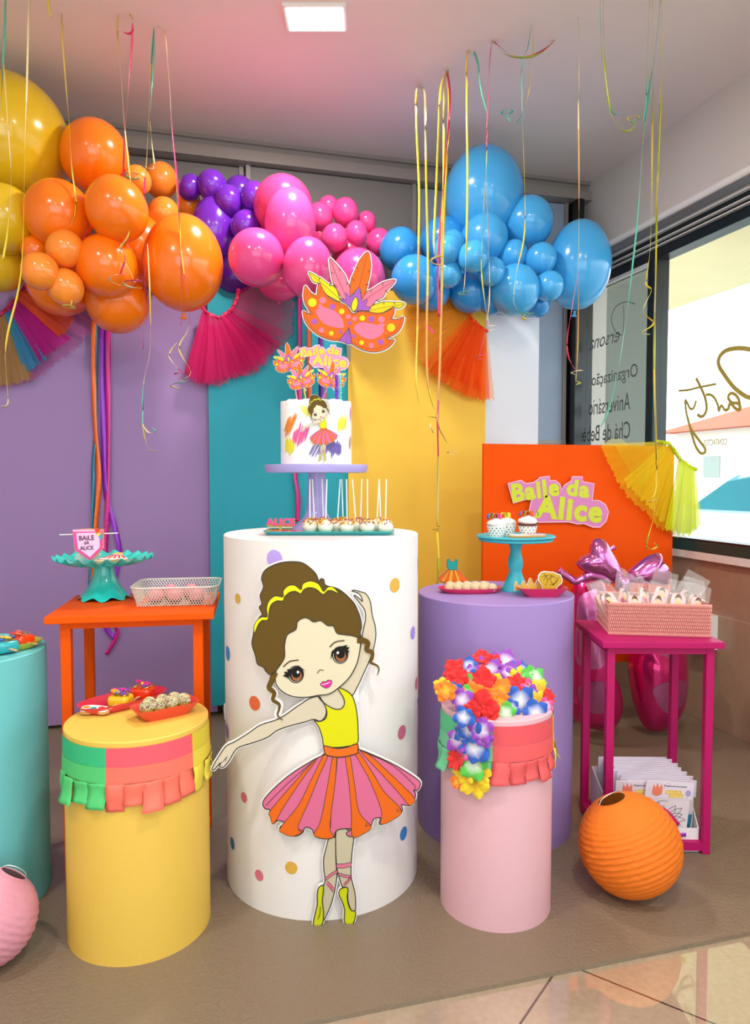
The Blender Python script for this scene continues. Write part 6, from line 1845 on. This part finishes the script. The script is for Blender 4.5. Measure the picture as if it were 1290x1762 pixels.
for i in range(12):
    yb = .235 - i * .0155
    side = i % 2
    favour('favour bag with confetti-printed header, %s from the back of the box' % (['first', 'second', 'third', 'fourth', 'fifth', 'sixth', 'seventh', 'eighth', 'ninth', 'tenth', 'eleventh', 'twelfth'][i]),
           .165 + (.008 if side else -.006) + i * .0025, yb, .052 - i * .001, 0, .10, False, 40 + i, W0=.24 - (i % 3) * .006)
favour('favour bag with colouring sheet, half hidden behind the frontmost favour bag', .120, .052, .045, .0, .12, True, 71, roll=.0)
favour('frontmost favour bag with colouring sheet under magenta and purple ribbons', .205, .034, .05, .0, .10, True, 72, roll=.05)
def flat_ribbon(label, pts, colr, wd):
    a = mt(*pts[0]); t = thing('loose_ribbon', label, 'ribbon', a, 0, 'ribbons of the paper masks')
    P = [mt(*p) - a for p in cat(pts, False, 6)]
    mb = MB(); vs = []; fs = []
    for i, p in enumerate(P):
        tt_ = (P[min(i + 1, len(P) - 1)] - P[max(i - 1, 0)]).normalized(); s_ = tt_.cross(FWD).normalized() * wd / 2
        vs += [p - s_, p + s_]
    for i in range(len(P) - 1): fs.append((2 * i, 2 * i + 1, 2 * i + 3, 2 * i + 2))
    o = mb.add(vs, fs).build('ribbon', mat('satin_' + colr, colr, .3, coat=.3), t, True, recalc=False)
    sd = o.modifiers.new('thickness', 'SOLIDIFY'); sd.thickness = .0006
flat_ribbon('magenta satin ribbon looped over the frontmost favour bag', [(.135, .012, .095), (.145, .008, .145), (.175, .008, .162), (.205, .010, .15), (.245, .012, .105)], 'CE1670', .012)
flat_ribbon('purple satin ribbon across the frontmost favour bag', [(.195, .010, .15), (.21, .008, .105), (.225, .008, .075), (.27, .012, .072)], '8E2CC0', .012)
flat_ribbon('purple satin ribbon on the half-hidden front favour bag', [(.07, .038, .13), (.09, .034, .155), (.11, .034, .165), (.13, .036, .168)], 'A82AA8', .01)
for i, (x, c) in enumerate(((.285, 'B81858'), (.292, '2A86A0'), (.30, '1E7A98'))):
    flat_ribbon(('crimson', 'blue-green', 'dark teal')[i] + ' ribbon ends sticking out at the right of the box', [(x - .012, .06, .06), (x - .006, .05, .09), (x - .004 , .045, .125)], c, .012)
for i, (x, c) in enumerate(((.042, '3A8AB0'), (.052, '6A5AA0'))):
    flat_ribbon(('blue', 'dull violet')[i] + ' ribbon ends hanging at the left inside the box', [(x, .10, .18), (x + .003, .09, .13), (x + .006, .08, .075)], c, .012)

# ================================================================== foil ballet shoes
def foil(name, col, rough=.16, metal=.85):
    m = mat(name, col, rough, metal=metal, coat=.6, bump=(14, .25))
    return m
m_fpink = foil('magenta_foil', 'E0207C', .14, .75); m_frose = foil('rose_foil', 'BC5C94', .25, .7); m_fbow = foil('bow_foil', 'D470B8', .16, .85)
def shoe(label, c, outline, rz, inner_pts, T=.10):
    d = c
    f = Fr(onD(1080, 1200, d), -FWD)
    t = thing('foil_balloon', label, 'foil balloon', (0, 0, 0), 0, 'ballet shoe foil balloons'); t.matrix_world = f.M
    A = crop(f, 960, 910, 4.896)
    mb = MB(); inflate(mb, cat(A(outline), True, 8), T, 10)
    mb.build('shoe_body', m_fpink, t, True)
    q = cat(A(inner_pts[0]), True, 5)
    # light panels hug the puffed front
    body = cat(A(outline), True, 8); cx = sum(p[0] for p in body) / len(body); cz = sum(p[1] for p in body) / len(body)
    def hgt(x, z):
        # same profile as inflate(): fraction of the way to the outline along the ray from the centre
        dx, dz = x - cx, z - cz; best = 1e-6
        for i in range(len(body)):
            x1, z1 = body[i][0] - cx, body[i][1] - cz; x2, z2 = body[(i + 1) % len(body)][0] - cx, body[(i + 1) % len(body)][1] - cz
            den = dx * (z2 - z1) - dz * (x2 - x1)
            if abs(den) < 1e-12: continue
            tt_ = (x1 * (z2 - z1) - z1 * (x2 - x1)) / den; uu = (x1 * dz - z1 * dx) / den
            if tt_ > 0 and -1e-6 <= uu <= 1 + 1e-6: best = max(best, 1 / tt_)
        r_ = min(best, 1)
        return T * math.sqrt(max(1 - r_ ** 2.2, 0))
    for pts in inner_pts:
        q = cat(A(pts), True, 5); gx = sum(p[0] for p in q) / len(q); gz = sum(p[1] for p in q) / len(q)
        vs = [(gx, -hgt(gx, gz) - .002, gz)]; fs = []; n = len(q)
        for r_ in (.33, .66, 1):
            for p in q:
                x, z = gx + (p[0] - gx) * r_, gz + (p[1] - gz) * r_; vs.append((x, -hgt(x, z) - .002, z))
        for i in range(n):
            j = (i + 1) % n; fs += [(0, 1 + i, 1 + j), (1 + i, 1 + n + i, 1 + n + j, 1 + j), (1 + n + i, 1 + 2 * n + i, 1 + 2 * n + j, 1 + n + j)]
        MB().add(vs, fs).build('light_panel', m_frose, t, True)
    return t, f, A
d1 = 3.33
s1, f1, A1 = shoe('magenta foil ballet shoe balloon with a bow, beside the lilac pedestal', d1, [(110, 520), (160, 440), (250, 390), (330, 395), (385, 440), (395, 560), (390, 800), (385, 1000), (440, 1180), (510, 1330), (540, 1480), (520, 1620), (440, 1700), (300, 1690), (180, 1640), (120, 1550), (95, 1300), (90, 1000), (95, 700)], 0,
      [[(150, 560), (300, 490), (370, 560), (360, 900), (320, 1100), (200, 1130), (120, 1080), (120, 800)], [(140, 1290), (260, 1230), (380, 1280), (400, 1400), (340, 1500), (220, 1500), (150, 1420)]], .11)
bow = MB()
def bowlobe(t, A, pts, T, y):
    mb = MB(); inflate(mb, cat(A(pts), True, 6), T, 8, M=Matrix.Translation((0, y, 0)))
    mb.build('bow_lobe', m_fbow, t, True)
bowlobe(s1, A1, [(95, 260), (130, 215), (190, 180), (205, 110), (240, 70), (290, 62), (340, 90), (380, 160), (420, 230), (470, 330), (480, 380), (420, 400), (380, 420), (300, 370), (200, 345), (120, 310)], .055, -.12)
bowlobe(s1, A1, [(500, 340), (560, 280), (640, 220), (720, 185), (780, 190), (800, 250), (850, 310), (860, 400), (840, 440), (760, 440), (640, 430), (540, 420), (495, 400)], .055, -.12)
bowlobe(s1, A1, [(400, 370), (450, 340), (500, 370), (520, 440), (480, 500), (410, 490), (390, 430)], .045, -.14)
mb = MB(); P = [(p[0], -.12, p[1]) for p in cat(A1([(380, 400), (280, 370), (200, 360), (140, 390), (80, 410), (20, 370), (-40, 335), (-60, 320)]), False, 5)]
mb.tube(P, [.022] * 14 + [.017] * 10 + [.018] * 8 + [.021] * (len(P) - 32), 12); P = [(p[0], -.10, p[1]) for p in A1([(360, 170), (390, 150), (415, 135)])]; mb.tube(P, [.008, .01, .012], 8)
mb.build('bow_tail', m_fbow, s1, True)
s2, f2, A2 = shoe('magenta foil ballet shoe balloon, right one of the pair behind the magenta table legs', 3.40, [(560, 700), (640, 600), (760, 560), (880, 600), (960, 700), (1020, 850), (1075, 1050), (1090, 1250), (1070, 1450), (1020, 1600), (920, 1690), (800, 1710), (720, 1660), (650, 1520), (610, 1350), (590, 1150), (600, 1000), (570, 850)], 0,
      [[(640, 720), (780, 680), (900, 760), (980, 900), (900, 1050), (780, 1010), (660, 960)], [(735, 1290), (850, 1230), (980, 1230), (1040, 1300), (1000, 1420), (920, 1500), (830, 1490), (760, 1400)]], .11)
# clear tape tab between the shoes and the white box low on the wall
q_ = onY(1088, 1245, 3.05)
t = thing('wall_box', 'white electric box low on the tiled wall behind the magenta table', 'box', (XR, 3.02, .40))
MB().box(-.10, 0, -.09, .09, 0, .17).build('casing', m_white, t)
mb = MB(); [mb.box(-.104, -.099, -.075 + .03 * i, -.068 + .03 * i, .01, .16) for i in range(6)]; mb.build('grille', m_grey, t)

# ================================================================== paper lanterns
def lantern(label, c, rx, rz_, colr, ax, ribs=22, open_=.36):
    t = thing('paper_lantern', label, 'lantern', c)
    t.rotation_euler = ax
    m = mat('lantern_' + colr, colr, .75, bump=(40, .4), sss=.2)
    vs = []; fs = []; NU = 64; NV = ribs * 4
    rr = random.Random(4)
    prof = []
    a_lo, a_hi = .20, PI - .30
    n = 0
    mb = MB()
    for j in range(NV + 1):
        th = math.asin(open_ * .8) + (PI - math.asin(open_) - .25) * j / NV
        f = (j / 4) % 1
        pinch = -.024 * rx * math.sin(PI * f) ** 1
        prof.append((rx * math.sin(th) + pinch * math.sin(th), rz_ * math.cos(th)))
    def wv_(k, r, z, a):
        return (r * (1 + .004 * math.sin(14 * a + k * .8)), z + .0035 * math.sin(a + .5) * (1 if 4 < k < NV - 4 else 0) * math.sin(k * .12))
    mb.lathe(prof, NU, wav=wv_)
    o = mb.build('paper_shell', m, t, 60)
    sd = o.modifiers.new('thickness', 'SOLIDIFY'); sd.thickness = .0008
    R0, Z0 = prof[0]
    mw = mat('steel_wire', 'C8C8C8', .3, metal=.9)
    MB().tube([(R0 * math.cos(a), R0 * math.sin(a), Z0) for a in [2 * PI * i / 40 for i in range(40)]], .0018, 6, closed=True).build('rim', m, t, True)
    MB().tube(cat([(R0, 0, Z0), (R0 * .7, 0, Z0 + .012), (0, 0, Z0 + .016), (-R0 * .7, 0, Z0 + .012), (-R0, 0, Z0)], False, 5), .0014, 6).tube([(R0, 0, Z0), (R0 * .6, 0, 0), (0.02, 0, -rz_ * .85)], .0012, 6).tube([(-R0, 0, Z0), (-R0 * .6, 0, 0), (-.02, 0, -rz_ * .85)], .0012, 6).build('wire_frame', mw, t, True)
    return t
# orange lantern resting on the mat
for _ in range(1):
    dl = 1.0
    r_px = 88
    # find the distance at which a ball of that size touches the mat
    d = 2.0
    for i in range(40):
        R_ = r_px * d / FPX; p = onD(1083, 1453, d)
        d += (p.z - R_ * .99 - .012) * 1.2
    R_or = r_px * d / FPX
lan = lantern('round orange paper lantern on the floor in front of the magenta table', onD(1083, 1453, d), R_or * 1.0, R_or * .985, 'FA7A12', (math.radians(-12), math.radians(-19), 0))
d = 1.8
for i in range(40):
    R_ = 84 * d / FPX; p = onD(-22, 1580, d); d += (p.z - R_ - .012) * 1.2
lantern('round pale pink paper lantern on the floor at the lower left corner', onD(-22, 1580, d), R_, R_ * .97, 'E99AAE', (math.radians(-15), math.radians(32), 0), 16)
bpy.context.view_layer.update()
